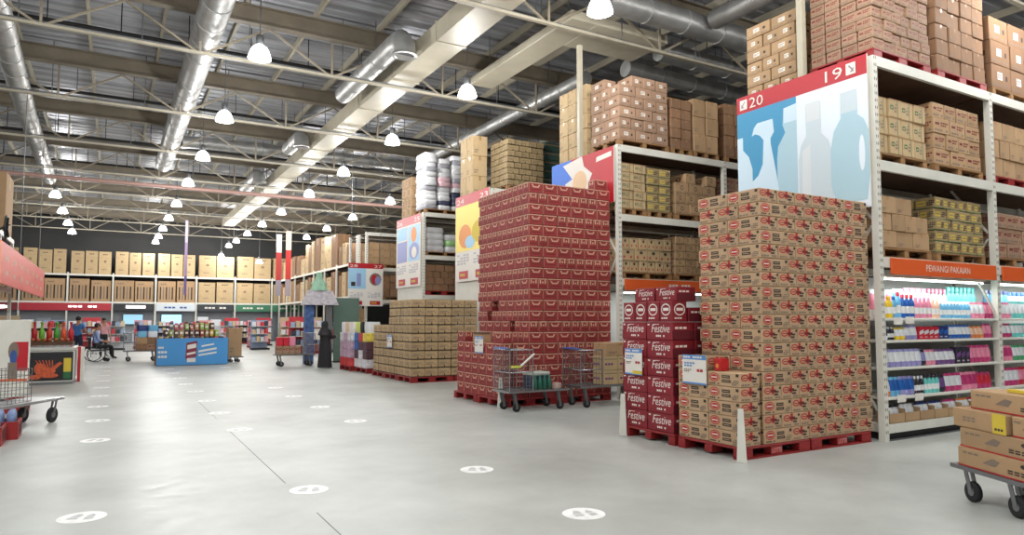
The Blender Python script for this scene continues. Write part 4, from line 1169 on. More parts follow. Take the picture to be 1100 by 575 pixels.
tc = [DRK, WHT_, DBL, DBL, MAG, ORG, RED_, ORG]
for i in range(8):
    x = 9.22 + 0.36 * i
    single('carton_tray', TRAY, 'open tan carton tray on the bottom shelf, %s from the left' % nth(i + 1), 'carton', (x, 5.62, 0.222), 0, 'trays on the bottom shelf')
    for j in range(3):
        product('detergent_pouch', pouch(tc[i], WHT_, .10, .22), tc[i], x - 0.105 + 0.105 * j, 5.62, 0.236, 'bottom shelf in a carton tray', 'detergents on the bottom shelf', 'pouch')
xs2 = 12.1; xe2 = 13.6
run([('p', PNK, WHT_, .13, .26, 3), ('p', TEA, WHT_, .13, .28, 6)], xs2, 1.64, 'top second bay shelf', x1=xe2)
run([('p', DBL, LBL, .14, .46, 5), ('p', BLU, WHT_, .14, .44, 4)], xs2 + .03, 1.64, 'back of the second bay top shelf', y=5.78, x1=xe2)
run([('p', MAG, WHT_, .13, .22, 3), ('p', TEA, WHT_, .13, .22, 6)], xs2, 1.34, 'second second bay shelf', x1=xe2)
run([('p', PNK, MAG, .13, .24, 3), ('p', GRN_, WHT_, .13, .24, 6)], xs2, 0.97, 'third second bay shelf', x1=xe2)
run([('p', MAG, WHT_, .14, .28, 4), ('p', RED_, PNK, .14, .28, 6)], xs2, 0.575, 'fourth second bay shelf', x1=xe2)
for i, (x, z) in enumerate(((9.28, 1.55), (9.56, 1.56), (9.30, 0.50), (9.72, 0.50))):
    single('shelf_card', MB().box(-0.10, 0, 0, 0.10, 0.003, 0.10, PWHT), 'small white price card on a detergent shelf edge, %s' % ['upper left', 'upper right', 'lower left', 'lower right'][i], 'card', (x, 5.50, z), 0, 'shelf price cards')

# ================================================================== trolleys
def caster_parts(t, x, y, ztop, r=0.07):
    f = MB(); f.box(-0.05, -0.035, ztop - 0.012, 0.05, 0.035, ztop, GREYM); f.bar((-0.02, -0.028, ztop - 0.01), (0.03, -0.028, r), 0.008, 0.045, GREYM); f.bar((-0.02, 0.028, ztop - 0.01), (0.03, 0.028, r), 0.008, 0.045, GREYM)
    fo = obj('caster_fork', f, t, (x, y, 0))
    w = MB(); w.tube([(0.03, -0.022, r), (0.03, -0.018, r), (0.03, 0.018, r), (0.03, 0.022, r)], [r * 0.8, r, r, r * 0.8], RUBBER, n=18); w.cyl((0.03, -0.026, r), (0.03, 0.026, r), r * 0.4, GREYM, n=10)
    obj('wheel', w, fo)
def trolley(label, loc, rz, L_, Wd, dz, cage=None, r=0.07, group='trolleys', mesh_deck=False, bright=False):
    t = thing('platform_trolley', label, 'trolley', (loc[0], loc[1], 0), rz, group)
    fm_ = CHROME if (bright or mesh_deck) else GREYM
    q = MB(); q.box(0, 0, dz - 0.035, L_, 0.03, dz, fm_); q.box(0, Wd - 0.03, dz - 0.035, L_, Wd, dz, fm_); q.box(0, 0.03, dz - 0.035, 0.03, Wd - 0.03, dz, fm_); q.box(L_ - 0.03, 0.03, dz - 0.035, L_, Wd - 0.03, dz, fm_)
    obj('deck_frame', q, t)
    q = MB()
    if mesh_deck:
        for i in range(12):
            x = 0.05 + (L_ - 0.1) * i / 11; q.bar((x, 0.03, dz - 0.012), (x, Wd - 0.03, dz - 0.012), 0.007, 0.007, CHROME)
        for i in range(5):
            y = 0.06 + (Wd - 0.12) * i / 4; q.bar((0.03, y, dz - 0.019), (L_ - 0.03, y, dz - 0.019), 0.007, 0.007, CHROME)
    else:
        q.box(0.03, 0.03, dz - 0.015, L_ - 0.03, Wd - 0.03, dz - 0.002, mat('deck_light', (176, 178, 178), 0.4, 0.4) if bright else mat('deck_ply', (92, 84, 76), 0.7, var=0.15, scale=5))
    obj('deck', q, t)
    for x in (0.16, L_ - 0.2):
        for y in (0.07, Wd - 0.07):
            caster_parts(t, x, y, dz - 0.036, r)
    if cage:
        x0, x1, h = cage
        f = MB(); tb = 0.013
        for (a, b) in ((x0, 0.015), (x0, Wd - 0.015), (x1, 0.015), (x1, Wd - 0.015)):
            f.cyl((a, b, dz), (a, b, dz + h), tb, CHROME, n=8)
        for z in (dz + h, dz + h * 0.45):
            f.tube([(x1, 0.015, z), (x0, 0.015, z), (x0, Wd - 0.015, z), (x1, Wd - 0.015, z)], tb, CHROME, n=8)
        obj('cage_frame', f, t)
        n = 7
        for side in range(3):
            g = MB()
            p0, p1 = ((x0, 0.015), (x1, 0.015)) if side == 0 else ((x0, Wd - 0.015), (x1, Wd - 0.015)) if side == 1 else ((x0, 0.015), (x0, Wd - 0.015))
            for i in range(1, n):
                a = p0[0] + (p1[0] - p0[0]) * i / n; b = p0[1] + (p1[1] - p0[1]) * i / n
                g.bar((a, b, dz), (a, b, dz + h), 0.006, 0.006, CHROME)
            for i in range(1, 9):
                z = dz + h * i / 9; g.bar((p0[0], p0[1], z), (p1[0], p1[1], z), 0.006, 0.006, CHROME)
            obj('wire_panel', g, t)
        hd = MB(); hd.tube([(x0 - 0.02, 0.05, dz + h + 0.02), (x0 - 0.04, 0.1, dz + h + 0.03), (x0 - 0.04, Wd - 0.1, dz + h + 0.03), (x0 - 0.02, Wd - 0.05, dz + h + 0.02)], 0.016, mat('handle_blue', (60, 90, 170), 0.4), n=8)
        obj('handle', hd, t)
    return t
def tl(t, x, y, z):
    c, s = math.cos(t.rotation_euler.z), math.sin(t.rotation_euler.z)
    return (t.location.x + c * x - s * y, t.location.y + s * x + c * y, z)
# near right
t = trolley('grey platform trolley with black casters at the right edge', (6.67, 3.52), math.atan2(-0.9, -0.44), 0.86, 0.62, 0.31, r=0.09)
rzT = t.rotation_euler.z
spec = [('trolley', 0.08, 0.02, 0.82, 0.50, 0.312, 'bottom tan carton on the near right trolley'), ('trolley', 0.10, 0.03, 0.80, 0.48, 0.482, 'second tan carton up on the near right trolley'),
        ('yellowend', 0.02, 0.03, 0.62, 0.50, 0.652, 'yellow-ended tan carton on the near right trolley'), ('trolley', 0.16, 0.10, 0.80, 0.46, 0.822, 'topmost tan carton on the near right trolley')]
for st, lx, ly, w_, d_, z, lab in spec:
    c = tl(t, lx + w_ / 2, ly + d_ / 2, z)
    carton(st, w_, d_, 0.166, c[0], c[1], c[2], rzT, lab, 'cartons on the near right trolley', 0.002)
c = tl(t, 0.62, 0.3, 0.99)
mb = MB(); mb.box(-0.16, -0.1, 0, 0.16, 0.1, 0.03, PYEL, 0.004); mb.box(-0.1, -0.06, 0.0301, 0.1, 0.06, 0.036, PWHT)
single('yellow_folder', mb, 'flat yellow pack lying on the topmost trolley carton', 'packet', c, rzT)
c = tl(t, 0.82, 0.3, 0.652)
carton('trolley', 0.30, 0.48, 0.166, c[0], c[1], c[2], rzT, 'small tan carton beside the yellow-ended one', 'cartons on the near right trolley', 0.002)
# two wire trolleys by the red stack
t = trolley('wire-caged trolley with a tote on its deck, by the red stack', (6.02, 10.48), 0.0, 1.28, 0.60, 0.37, cage=(0.02, 0.50, 0.72), mesh_deck=True, r=0.075)
q = MB(); q.box(-0.2, -0.15, 0, 0.2, 0.15, 0.24, mat('tote_navy', (48, 60, 84), 0.6), 0.02); q.box(-0.21, -0.16, 0.2401, 0.21, 0.16, 0.30, mat('tote_lid', (196, 200, 190), 0.6), 0.015)
single('tote_box', q, 'navy tote with a pale lid on the wire-caged trolley', 'box', (6.80, 10.84, 0.371), 0.1)
BTG = mat('bottle_green', (50, 110, 90), 0.2)
for i in range(4):
    q = MB(); q.lathe([(0, 0), (0.04, 0), (0.042, 0.15), (0.018, 0.21), (0.018, 0.25), (0, 0.25)], BTG, n=10)
    single('green_bottle', q, 'green bottle in front of the tote on trolley, %s from left' % nth(i + 1), 'bottle', (6.62 + 0.10 * i, 10.58, 0.371), 0, 'bottles on the wire trolley')
for i, (c_, n_) in enumerate((((206, 180, 170), 'pale'), ((176, 60, 60), 'red'), ((90, 70, 90), 'plum'))):
    single('snack_bag', bag_mesh(0.15, 0.13, 0.10, mat('snack_' + n_, c_, 0.4)), '%s snack bag lying on the wire trolley deck' % n_, 'bag', (7.10 + 0.03 * i, 10.60 + 0.17 * i, 0.371), 0.3, 'snack bags on the wire trolley')
q = MB(); q.bar((0, 0, 0), (0.28, -0.02, 0.22), 0.05, 0.02, W); q.box(-0.18, -0.03, -0.02, 0.0, 0.02, 0.02, mat('strap_yellow', (214, 214, 90), 0.5))
single('child_seat_bar', q, 'white folding bar with a yellow grip on the trolley cage', 'bar', (6.22, 10.44, 0.80))
t = trolley('wire-caged trolley loaded with purple-marked tan cartons', (7.46, 10.36), 0.02, 1.65, 0.60, 0.40, cage=(0.02, 0.52, 0.66), mesh_deck=True, r=0.075)
for k in range(2):
    for i in range(3):
        c = tl(t, 0.56 + 0.18 + 0.36 * i, 0.20, 0.402 + k * 0.27)
        carton('purplelow', 0.345, 0.34, 0.266, c[0], c[1], c[2], 0.02, 'purple-marked tan carton on the wire trolley, %s from left, %s row' % (nth(i + 1), ['lower', 'upper'][k]), 'cartons on the wire trolley', 0.002)
c = tl(t, 0.98, 0.22, 0.402 + 0.54)
carton('plain', 0.72, 0.38, 0.24, c[0], c[1], c[2], 0.02, 'wide plain tan carton on top of the wire trolley load', 'cartons on the wire trolley', 0.002)
# left platform trolley
t = trolley('long low platform trolley with a black wheel at the left edge', (-1.14, 13.6), math.atan2(-0.87, -0.49), 1.6, 0.60, 0.38, r=0.12, bright=True)
c = tl(t, 0.9, 0.3, 0.386)
q = MB()
for i in range(7):
    q.bar((-0.25 + i * 0.083, -0.2, 0), (-0.25 + i * 0.083, -0.2, 0.5), 0.008, 0.008, CHROME); q.bar((-0.25 + i * 0.083, 0.2, 0), (-0.25 + i * 0.083, 0.2, 0.5), 0.008, 0.008, CHROME)
for i in range(6):
    z = 0.004 + i * 0.098
    for y in (-0.2, 0.2):
        q.bar((-0.25, y, z), (0.25, y, z), 0.008, 0.008, CHROME)
    for x in (-0.25, 0.25):
        q.bar((x, -0.2, z), (x, 0.2, z), 0.008, 0.008, CHROME)
single('wire_basket', q, 'tall wire basket standing on the left platform trolley', 'basket', c, t.rotation_euler.z)
# red crates at the left edge
for i, (x, y) in enumerate(((-1.34, 11.2), (-1.22, 11.75), (-1.40, 15.0))):
    q = MB(); q.box(-0.17, -0.24, 0, 0.17, 0.24, 0.02, REDP); q.box(-0.17, -0.24, 0.02, 0.17, -0.215, 0.24, REDP); q.box(-0.17, 0.215, 0.02, 0.17, 0.24, 0.24, REDP); q.box(-0.17, -0.215, 0.02, -0.15, 0.215, 0.24, REDP); q.box(0.15, -0.215, 0.02, 0.17, 0.215, 0.24, REDP)
    for k in range(4):
        q.box(0.1701, -0.18 + k * 0.1, 0.05, 0.175, -0.12 + k * 0.1, 0.2, mat('crate_slot', (100, 22, 22), 0.6))
    single('bottle_crate', q, 'red plastic crate on the floor at the left edge, %s' % ['nearest', 'second', 'farthest'][i], 'crate', (x, y, 0), 0, 'red crates on the left')
    if i < 2:
        for k in range(4):
            q = MB(); q.lathe([(0, 0), (0.05, 0), (0.05, 0.30), (0.03, 0.36), (0, 0.36)], mat('pack_foil_blue', (120, 140, 180), 0.35, var=0.4, scale=18), n=10)
            single('foil_bottle', q, 'blue and white bottle in the %s red crate, %s of four' % (['nearest', 'second'][i], nth(k + 1)), 'bottle', (x + 0.07 * (1 if k % 2 else -1), y + 0.1 * (1 if k > 1 else -1), 0.021), 0, 'bottles in the red crates')
# white display board with red print
t = thing('display_board', 'white display board with a red and dark print, left edge', 'board', (-1.68, 17.0, 0))
q = MB(); q.box(-0.26, 0, 0.05, 0.24, 0.4, 1.62, W, 0.01); q.box(-0.24, 0.02, 0, 0.22, 0.38, 0.05, BLACK); obj('board_body', q, t)
q = MB(); p = Plane(q, (-0.26, -0.0005, 0.05), (0.5, 0, 0), (0, 0, 1.57)); p.rect(0.5, 0.35, 1.0, 0.72, SIGNR); p.oval(0.52, 0.60, 0.18, 0.12, PGRY, 0.003); p.oval(0.52, 0.52, 0.12, 0.10, PBLU, 0.004); p.rect(0.35, 0.25, 0.65, 0.46, PGRY, 0.003); p.rect(0.0, 0.22, 1.0, 0.25, ORANGE); obj('printed_face', q, t)
# chest freezer with food picture
t = thing('chest_freezer', 'chest freezer wrapped in a seafood picture, left side', 'freezer', (-1.32, 20.9, 0))
q = MB(); q.box(-0.52, 0, 0.06, 0.52, 1.7, 0.84, mat('freezer_white', (206, 206, 200), 0.4), 0.02); obj('cabinet', q, t)
q = MB(); q.box(-0.50, 0.02, 0, 0.50, 1.68, 0.06, GREYM); obj('base', q, t)
q = MB(); q.box(-0.54, -0.02, 0.842, 0.54, 1.72, 0.93, mat('freezer_rim', (190, 190, 182), 0.4), 0.02); obj('rim', q, t)
q = MB(); q.box(-0.48, 0.06, 0.931, 0.48, 0.84, 0.945, mat('freezer_glass', (150, 170, 176), 0.1)); obj('sliding_lid', q, t)
q = MB(); q.box(-0.48, 0.86, 0.931, 0.48, 1.64, 0.945, mat('freezer_glass', (150, 170, 176), 0.1)); obj('sliding_lid', q, t)
q = MB(); p = Plane(q, (-0.5, -0.0005, 0.10), (1.0, 0, 0), (0, 0, 0.72)); p.rect(0, 0, 1, 1, mat('wrap_black', (24, 22, 26), 0.5), 0.001)
LOB = mat('lobster_orange', (196, 84, 44), 0.5, var=0.4, scale=16)
p.oval(0.42, 0.34, 0.22, 0.15, LOB, 0.003); p.oval(0.30, 0.42, 0.12, 0.20, LOB, 0.004); p.poly([(0.5, 0.42), (0.72, 0.66), (0.78, 0.60), (0.58, 0.34)], LOB, 0.004); p.poly([(0.12, 0.1), (0.3, 0.3), (0.36, 0.24), (0.2, 0.06)], LOB, 0.005); p.oval(0.2, 0.14, 0.14, 0.08, LOB, 0.005); p.oval(0.5, 0.18, 0.2, 0.08, LOB, 0.005)
for i in range(6):
    p.poly([(0.3 + i * 0.05, 0.5), (0.2 + i * 0.07, 0.72), (0.22 + i * 0.07, 0.72), (0.33 + i * 0.05, 0.5)], LOB, 0.004)
p.rect(0.80, 0.30, 0.96, 0.78, PYEL, 0.003); p.rect(0.80, 0.06, 0.96, 0.30, PGRN, 0.003); obj('printed_wrap', q, t)
t = thing('totem_sign', 'white and red standing panel beside the chest freezer', 'sign', (-0.66, 21.6, 0))
q = MB(); q.box(-0.09, 0, 0, -0.02, 0.5, 0.92, SIGNR); obj('panel', q, t); q = MB(); q.box(-0.0195, 0.0, 0.0, 0.05, 0.5, 0.9, W); obj('side_panel', q, t)
# produce stand behind the freezer
t = thing('produce_stand', 'brown produce stand behind the chest freezer', 'stand', (-1.75, 24.2, 0))
q = MB(); q.box(-0.8, -0.5, 0.0, 0.75, 0.5, 0.75, BRN); obj('base', q, t)
q = MB(); q.box(-0.85, -0.55, 0.751, 0.80, 0.55, 1.0, DKWOOD); obj('tray', q, t)
cc = [((206, 60, 40), 'red'), ((80, 170, 60), 'green'), ((226, 90, 50), 'orange'), ((196, 40, 50), 'crimson'), ((120, 190, 60), 'lime')]
for i in range(9):
    c_, n_ = cc[i % 5]
    q = MB(); q.lathe([(0, 0), (0.07, 0), (0.075, 0.28), (0.03, 0.40), (0.03, 0.52), (0.04, 0.525), (0.04, 0.57), (0, 0.57)], mat('gift_' + n_, c_, 0.4), n=10)
    single('tall_bottle', q, 'tall %s bottle on the produce stand, %s from left' % (n_, nth(i + 1)), 'bottle', (-2.48 + 0.18 * i, 24.45, 1.002), 0, 'bottles on the produce stand')
for i in range(22):
    single('fruit', MB().ball((0, 0, 0.055), 0.055, 0.055, 0.055, mat('fruit_brown', (150, 84, 50), 0.6, rnd=0.4)), 'brown fruit in the produce stand tray, %s along, %s row' % (nth(i % 11 + 1), ['front', 'back'][i // 11]), 'fruit', (-2.5 + 0.14 * (i % 11), 23.85 + 0.16 * (i // 11), 1.001), 0, 'fruit on the produce stand')
# hanging red banner and left rack
t = thing('hanging_banner', 'long red hanging banner with pale print at the left edge', 'banner', (-2.2, 24.3, 2.45))
q = MB(); q.box(-0.02, -6.0, 0, 0.02, 6.0, 0.95, mat('banner_red', (206, 66, 54), 0.5)); obj('cloth', q, t)
q = MB(); p = Plane(q, (0.0205, -6.0, 0), (0, 12.0, 0), (0, 0, 0.95)); p.rect(0, 0, 0.06, 1, PORG)
for i in range(7):
    p.bars(0.12 + i * 0.125, 0.55, 0.17 + i * 0.125, 0.75, 1, PALEB, k=3); p.bars(0.12 + i * 0.125, 0.2, 0.17 + i * 0.125, 0.38, 1, PALEB, k=3)
obj('print', q, t)
for y in (-1.52, 3.92):
    q = MB(); q.cyl((0, y, 0.95), (0, y, CHORD_Z - 0.031 - 2.45), 0.012, GREYM, n=6); obj('hanger_wire', q, t)
t = thing('storage_rack', 'pallet rack at the left edge carrying a large tan carton', 'rack', (-2.75, 21.0, 0), math.pi / 2, 'storage racks')
for i in range(3):
    for y in (0, 0.9):
        q = MB(); q.box(-0.05, y, 0, 0.05, y + 0.09, 4.14, W); obj('upright', q, t, (i * 2.8, 0, 0))
for i in range(2):
    for z in (2.6, 4.15):
        q = MB(); q.box(0.052, 0, -0.13, 2.748, 0.06, 0, W); obj('beam', q, t, (i * 2.8, 0, z)); q = MB(); q.box(0.06, 0.062, -0.05, 2.74, 0.95, -0.01, DKWOOD); obj('shelf_deck', q, t, (i * 2.8, 0, z))
carton('plain', 1.6, 0.85, 1.8, -3.2, 25.4, 4.152, math.pi / 2, 'large tan carton on top of the left rack', 'cartons on the left rack')
t = thing('industrial_fan', 'black industrial fan mounted at the left rack', 'fan', (-2.44, 21.9, 4.02), 0)
q = MB(); q.tube([(0, 0.30 * math.cos(a), 0.30 * math.sin(a)) for a in [2 * math.pi * i / 20 for i in range(21)]], 0.02, BLACK, n=6); obj('guard_ring', q, t)
q = MB(); q.cyl((-0.06, 0, 0), (0.06, 0, 0), 0.07, BLACK, n=12); obj('hub', q, t)
for i in range(4):
    a = math.pi / 2 * i + 0.4; q = MB(); q.bar((0.0, 0.06 * math.cos(a), 0.06 * math.sin(a)), (0.02, 0.27 * math.cos(a), 0.27 * math.sin(a)), 0.10, 0.012, BLACK); obj('blade', q, t)
q = MB(); q.bar((-0.06, 0, 0), (-0.38, 0, -0.25), 0.05, 0.05, BLACK); obj('bracket', q, t)

# ================================================================== blue promotion bin
BLUEW = mat('bin_blue', (70, 150, 214), 0.45)
t = thing('promotion_bin', 'large blue printed bulk bin heaped with packets', 'bin', (2.58, 27.5, 0))
q = MB(); q.box(-1.17, 0, 0.02, 1.17, 0.03, 0.98, BLUEW); obj('front_panel', q, t)
for s in (-1, 1):
    q = MB(); q.box(s * 1.17 - 0.015, 0.032, 0.02, s * 1.17 + 0.015, 1.1, 0.98, BRN if s < 0 else BLUEW); obj('side_panel', q, t)
q = MB(); q.box(-1.17, 1.102, 0.02, 1.17, 1.13, 0.98, BLUEW); obj('rear_panel', q, t)
q = MB(); q.box(-1.15, 0.035, 0.0, 1.15, 1.1, 0.80, DKWOOD); obj('filling_base', q, t)
def bin_print(name, f):
    q = MB(); f(Plane(q, (-1.17, -0.0005, 0.02), (2.34, 0, 0), (0, 0, 0.96))); obj(name, q, t)
bin_print('headline_print', lambda p: (p.bars(0.02, 0.60, 0.10, 0.72, 1, PWHT, k=3), p.bars(0.02, 0.42, 0.19, 0.56, 1, PWHT, k=4), p.bars(0.02, 0.25, 0.19, 0.39, 1, PWHT, k=4)))
bin_print('logo_print', lambda p: (p.poly([(0.395, 0.22), (0.55, 0.30), (0.56, 0.90), (0.405, 0.82)], mat('bin_wine', (130, 40, 60), 0.5)), p.poly([(0.42, 0.58), (0.545, 0.64), (0.545, 0.80), (0.42, 0.74)], PWHT), p.poly([(0.415, 0.36), (0.54, 0.42), (0.54, 0.50), (0.415, 0.44)], PWHT), p.rect(0.42, 0.10, 0.54, 0.25, PWHT)))
bin_print('slogan_print', lambda p: (p.poly([(0.62, 0.66), (0.80, 0.74), (0.80, 0.80), (0.62, 0.72)], PWHT), p.poly([(0.58, 0.46), (0.84, 0.57), (0.84, 0.64), (0.58, 0.53)], PWHT), p.poly([(0.58, 0.32), (0.84, 0.42), (0.84, 0.48), (0.58, 0.38)], PWHT)))
bc = [((150, 60, 50), 'red'), ((176, 146, 100), 'tan'), ((104, 72, 56), 'brown'), ((104, 72, 56), 'brown'), ((80, 50, 44), 'dark brown'), ((226, 220, 200), 'white'), ((150, 180, 90), 'green'), ((214, 180, 80), 'yellow'), ((200, 110, 110), 'pink'), ((90, 90, 100), 'grey')]
cnt = {}
for k in range(3):
    for i in range(13 - 2 * k):
        for j in range(2):
            c_, n_ = random.choice(bc)
            cnt[n_] = cnt.get(n_, 0) + 1
            w_ = random.choice((0.11, 0.125, 0.14)); hp = 0.235 if k < 2 else random.uniform(0.14, 0.3)
            q = MB(); q.box(-w_ / 2, -0.11, 0, w_ / 2, 0.11, hp, mat('heap_' + n_.replace(' ', '_'), c_, 0.5, rnd=0.1), 0.02); Plane(q, (-w_ / 2, -0.11, 0), (w_, 0, 0), (0, 0, hp)).rect(0.15, 0.4, 0.85, 0.7, PWHT if n_ != 'white' else PRED)
            single('food_packet', q, '%s packet heaped in the blue bin, %s of its colour' % (n_, nth(cnt[n_])), 'packet', (2.58 - 1.05 + 0.168 * (i + k) + random.uniform(-.005, .005), 27.7 + 0.3 * j, 0.802 + 0.24 * k), random.uniform(-0.14, 0.14), 'packets in the blue bin')
single('drink_sack', bag_mesh(0.42, 0.4, 0.62, mat('sack_pale', (212, 216, 226), 0.5)), 'pale upright sack at the right end of the blue bin', 'bag', (3.38, 28.38, 0.802), 0)
t = trolley('low trolley with a tall carton beside the blue bin', (3.88, 28.6), 0.1, 0.62, 0.55, 0.22, r=0.06)
carton('plain', 0.5, 0.45, 1.1, *tl(t, 0.31, 0.27, 0.222), 0.1, 'tall tan carton on a low trolley beside the blue bin', 'cartons on trolleys', 0.0)
# trolley left of the bin
t = trolley('loaded wire trolley left of the blue bin', (0.42, 31.2), 0.0, 1.25, 0.65, 0.42, cage=(0.02, 0.4, 0.7), r=0.09)
for i in range(4):
    carton(['brown', 'redmark', 'plain', 'brown'][i], 0.40, 0.4, 0.26, *tl(t, 0.64 + 0.4 * (i % 2), 0.3, 0.422 + 0.263 * (i // 2)), 0, 'carton on the loaded wire trolley, %s from the bottom left' % nth(i + 1), 'cartons on trolleys', 0.0)
for i, (c_, n_) in enumerate((((120, 190, 226), 'light blue'), ((226, 230, 236), 'white'), ((40, 60, 120), 'navy'), ((110, 180, 220), 'sky blue'))):
    single('pillow_pack', bag_mesh(0.36, 0.34, 0.24, mat('pillow_' + n_.replace(' ', '_'), c_, 0.5)), '%s pillow pack on the loaded wire trolley' % n_, 'pillow', tl(t, 0.64 + 0.38 * (i % 2), 0.3, 0.95 + 0.245 * (i // 2)), 0.1 * i, 'pillow packs on the trolley')
# ================================================================== display beside the woman
t = trolley('wire trolley with pink goods next to the woman in black', (5.0, 25.0), 0.0, 1.35, 0.6, 0.42, cage=(1.02, 1.33, 0.75), r=0.09)
for i in range(4):
    carton('redmark', 0.2, 0.3, 0.3, *tl(t, 0.13 + 0.21 * i, 0.25, 0.422), 0, 'pinkish carton on the trolley next to the woman, %s from left' % nth(i + 1), 'cartons on trolleys', 0.0)
for i in range(3):
    q = MB(); q.box(-0.1, -0.12, 0, 0.1, 0.12, 0.3, col(RED_ if i < 2 else PNK), 0.01)
    single('gift_pack', q, '%s gift pack on the trolley next to the woman' % ['left red', 'right red', 'pink'][i], 'packet', tl(t, 0.14 + 0.22 * i, 0.25, 0.725), 0, 'gift packs on the trolley')
t = thing('display_kiosk', 'kiosk with a blue pillar and grey plaid canopy', 'kiosk', (6.75, 26.2, 0))
q = MB(); q.box(-0.52, -0.15, 0.0, -0.20, 0.15, 2.2, mat('kiosk_blue', (64, 96, 150), 0.5, var=0.5, scale=7)); obj('pillar', q, t)
q = MB(); q.box(0.3, -0.1, 0.0, 0.5, 0.1, 2.2, GREYM); obj('post', q, t)
q = MB(); q.add([(-0.6, -0.4, 2.201), (0.65, -0.4, 2.201), (0.65, 0.4, 2.201), (-0.6, 0.4, 2.201), (-0.4, -0.1, 2.75), (0.5, -0.1, 2.75), (0.5, 0.1, 2.75), (-0.4, 0.1, 2.75)], [(0, 3, 2, 1), (4, 5, 6, 7), (0, 1, 5, 4), (1, 2, 6, 5), (2, 3, 7, 6), (3, 0, 4, 7)], mat('canopy_plaid', (176, 170, 176), 0.6, var=0.3, scale=9)); obj('canopy', q, t)
q = MB(); g_ = mat('topper_green', (150, 192, 166), 0.6, var=0.2, scale=6); q.lathe([(0.34, 2.751), (0.26, 2.95), (0.14, 3.2), (0.12, 3.42), (0, 3.45)], g_, n=8, sy=0.5, smooth=False); q.box(-0.3, -0.03, 2.98, 0.3, 0.03, 3.06, g_); obj('topper', q, t)
q = MB(); q.box(-0.19, -0.12, 0.9, 0.29, 0.0, 1.3, PWHT); obj('shelf_box', q, t)
single('green_board', MB().box(-0.5, 0, 0, 0.5, 0.05, 2.5, mat('board_green', (96, 120, 108), 0.6)).box(-0.52, -0.1, 0, 0.52, 0.15, 0.05, BLACK), 'grey-green standing board behind the kiosk', 'board', (7.95, 26.62, 0))
# pallets of mixed goods
for i, (y, lab) in enumerate(((20.45, 'near'), (21.75, 'far'))):
    pallet(6.75 - 0.12 * i, y, 0.001, 1.2, 1.15, REDP, 'red pallet under mixed goods, %s one beside the woman' % lab, 'red pallets in the aisle', True)
gm = [((200, 170, 190), 'lilac patterned'), ((206, 60, 60), 'red'), ((60, 110, 180), 'blue'), ((230, 210, 90), 'yellow'), ((90, 60, 70), 'dark'), ((226, 226, 230), 'white')]
grid = [[1, 1, 1, 5, 5, 5], [0, 0, 0, 4, 5, 4], [0, 0, 0, 2, 4, 4], [5, 0, 5, 2, 1, 3], [5, 5, 4, 2, 1, 3]]
gc = {}
for k in range(4):
    for j in range(6):
        idx = grid[k][5 - j]; c_, n_ = gm[idx]; gc[n_] = gc.get(n_, 0) + 1
        q = MB(); q.box(-0.23, -0.2, 0, 0.23, 0.2, 0.265, mat('goods_' + n_.replace(' ', '_'), c_, 0.5, var=0.3, scale=11), 0.015)
        single('goods_pack', q, '%s pack on the mixed goods pallets, %s of its colour' % (n_, nth(gc[n_])), 'pack', ((6.98 if j < 3 else 6.88), 20.68 + 0.42 * j, 0.149 + 0.27 * k), 0, 'packs on the mixed goods pallets')
for i in range(6):
    c_, n_ = [((226, 230, 232), 'white'), ((40, 40, 46), 'black'), ((214, 226, 120), 'lime'), ((232, 226, 220), 'cream'), ((226, 200, 170), 'beige'), ((236, 236, 240), 'bright white')][i]
    single('plush_pillow', bag_mesh(0.42, 0.40, 0.34, mat('plush_' + n_.replace(' ', '_'), c_, 0.7)), '%s plush pillow on top of the mixed goods pallets' % n_, 'pillow', (7.0 if i < 3 else 6.9, 20.7 + 0.42 * i, 1.232), 0.1, 'plush pillows')
# ================================================================== the far end
secs = [(-8.2, -5.6, 'banner_maroon', (120, 26, 40), 'maroon'), (-5.5, -0.08, 'banner_crimson', (176, 30, 48), 'crimson'), (0.06, 2.70, 'banner_black', (28, 28, 34), 'black'), (2.83, 5.46, 'banner_pale', (214, 222, 228), 'pale'), (5.6, 8.22, 'banner_slate', (44, 50, 54), 'slate grey'), (8.36, 10.98, 'banner_green', (60, 120, 90), 'green'), (11.1, 13.6, 'banner_green', (60, 120, 90), 'far right green')]
for x0, x1, mn, c_, n_ in secs:
    t = thing('shop_fascia', '%s fascia strip under the back rack' % n_, 'sign', ((x0 + x1) / 2, 57.445, 2.345)); w_ = x1 - x0
    q = MB(); q.box(-w_ / 2, 0, 0, w_ / 2, 0.05, 0.52, mat(mn, c_, 0.4)); obj('board', q, t)
    q = MB(); p = Plane(q, (-w_ / 2, -0.0005, 0), (w_, 0, 0), (0, 0, 0.52))
    if n_ == 'crimson':
        p.bars(0.52, 0.35, 0.85, 0.75, 1, mat('letter_glow', (250, 240, 240), 0.4, emit=1.5), 0.003, 6)
    elif n_ == 'black':
        p.rect(0.3, 0.35, 0.78, 0.75, mat('letter_glow', (250, 240, 240), 0.4, emit=1.5), 0.003)
    elif n_ == 'maroon':
        p.oval(0.6, 0.45, 0.25, 0.25, mat('letter_glow', (250, 240, 240), 0.4, emit=1.5), 0.003)
    else:
        p.bars(0.2, 0.3, 0.8, 0.7, 1, PWHT if n_ != 'pale' else PBLU, 0.003, 6)
    obj('lettering', q, t)
    q = MB(); q.box(x0, 58.2, 0.02, x1, 58.25, 2.9, mat('booth_back', (136, 140, 146), 0.6)); single('booth_panel', q, 'pale back panel of the booth under the %s fascia' % n_, 'panel')
FRW = mat('appliance_white', (222, 226, 230), 0.3); FRG = mat('appliance_grey', (132, 138, 146), 0.3, 0.3); FRD = mat('appliance_dark', (40, 42, 50), 0.25)
fm = {}
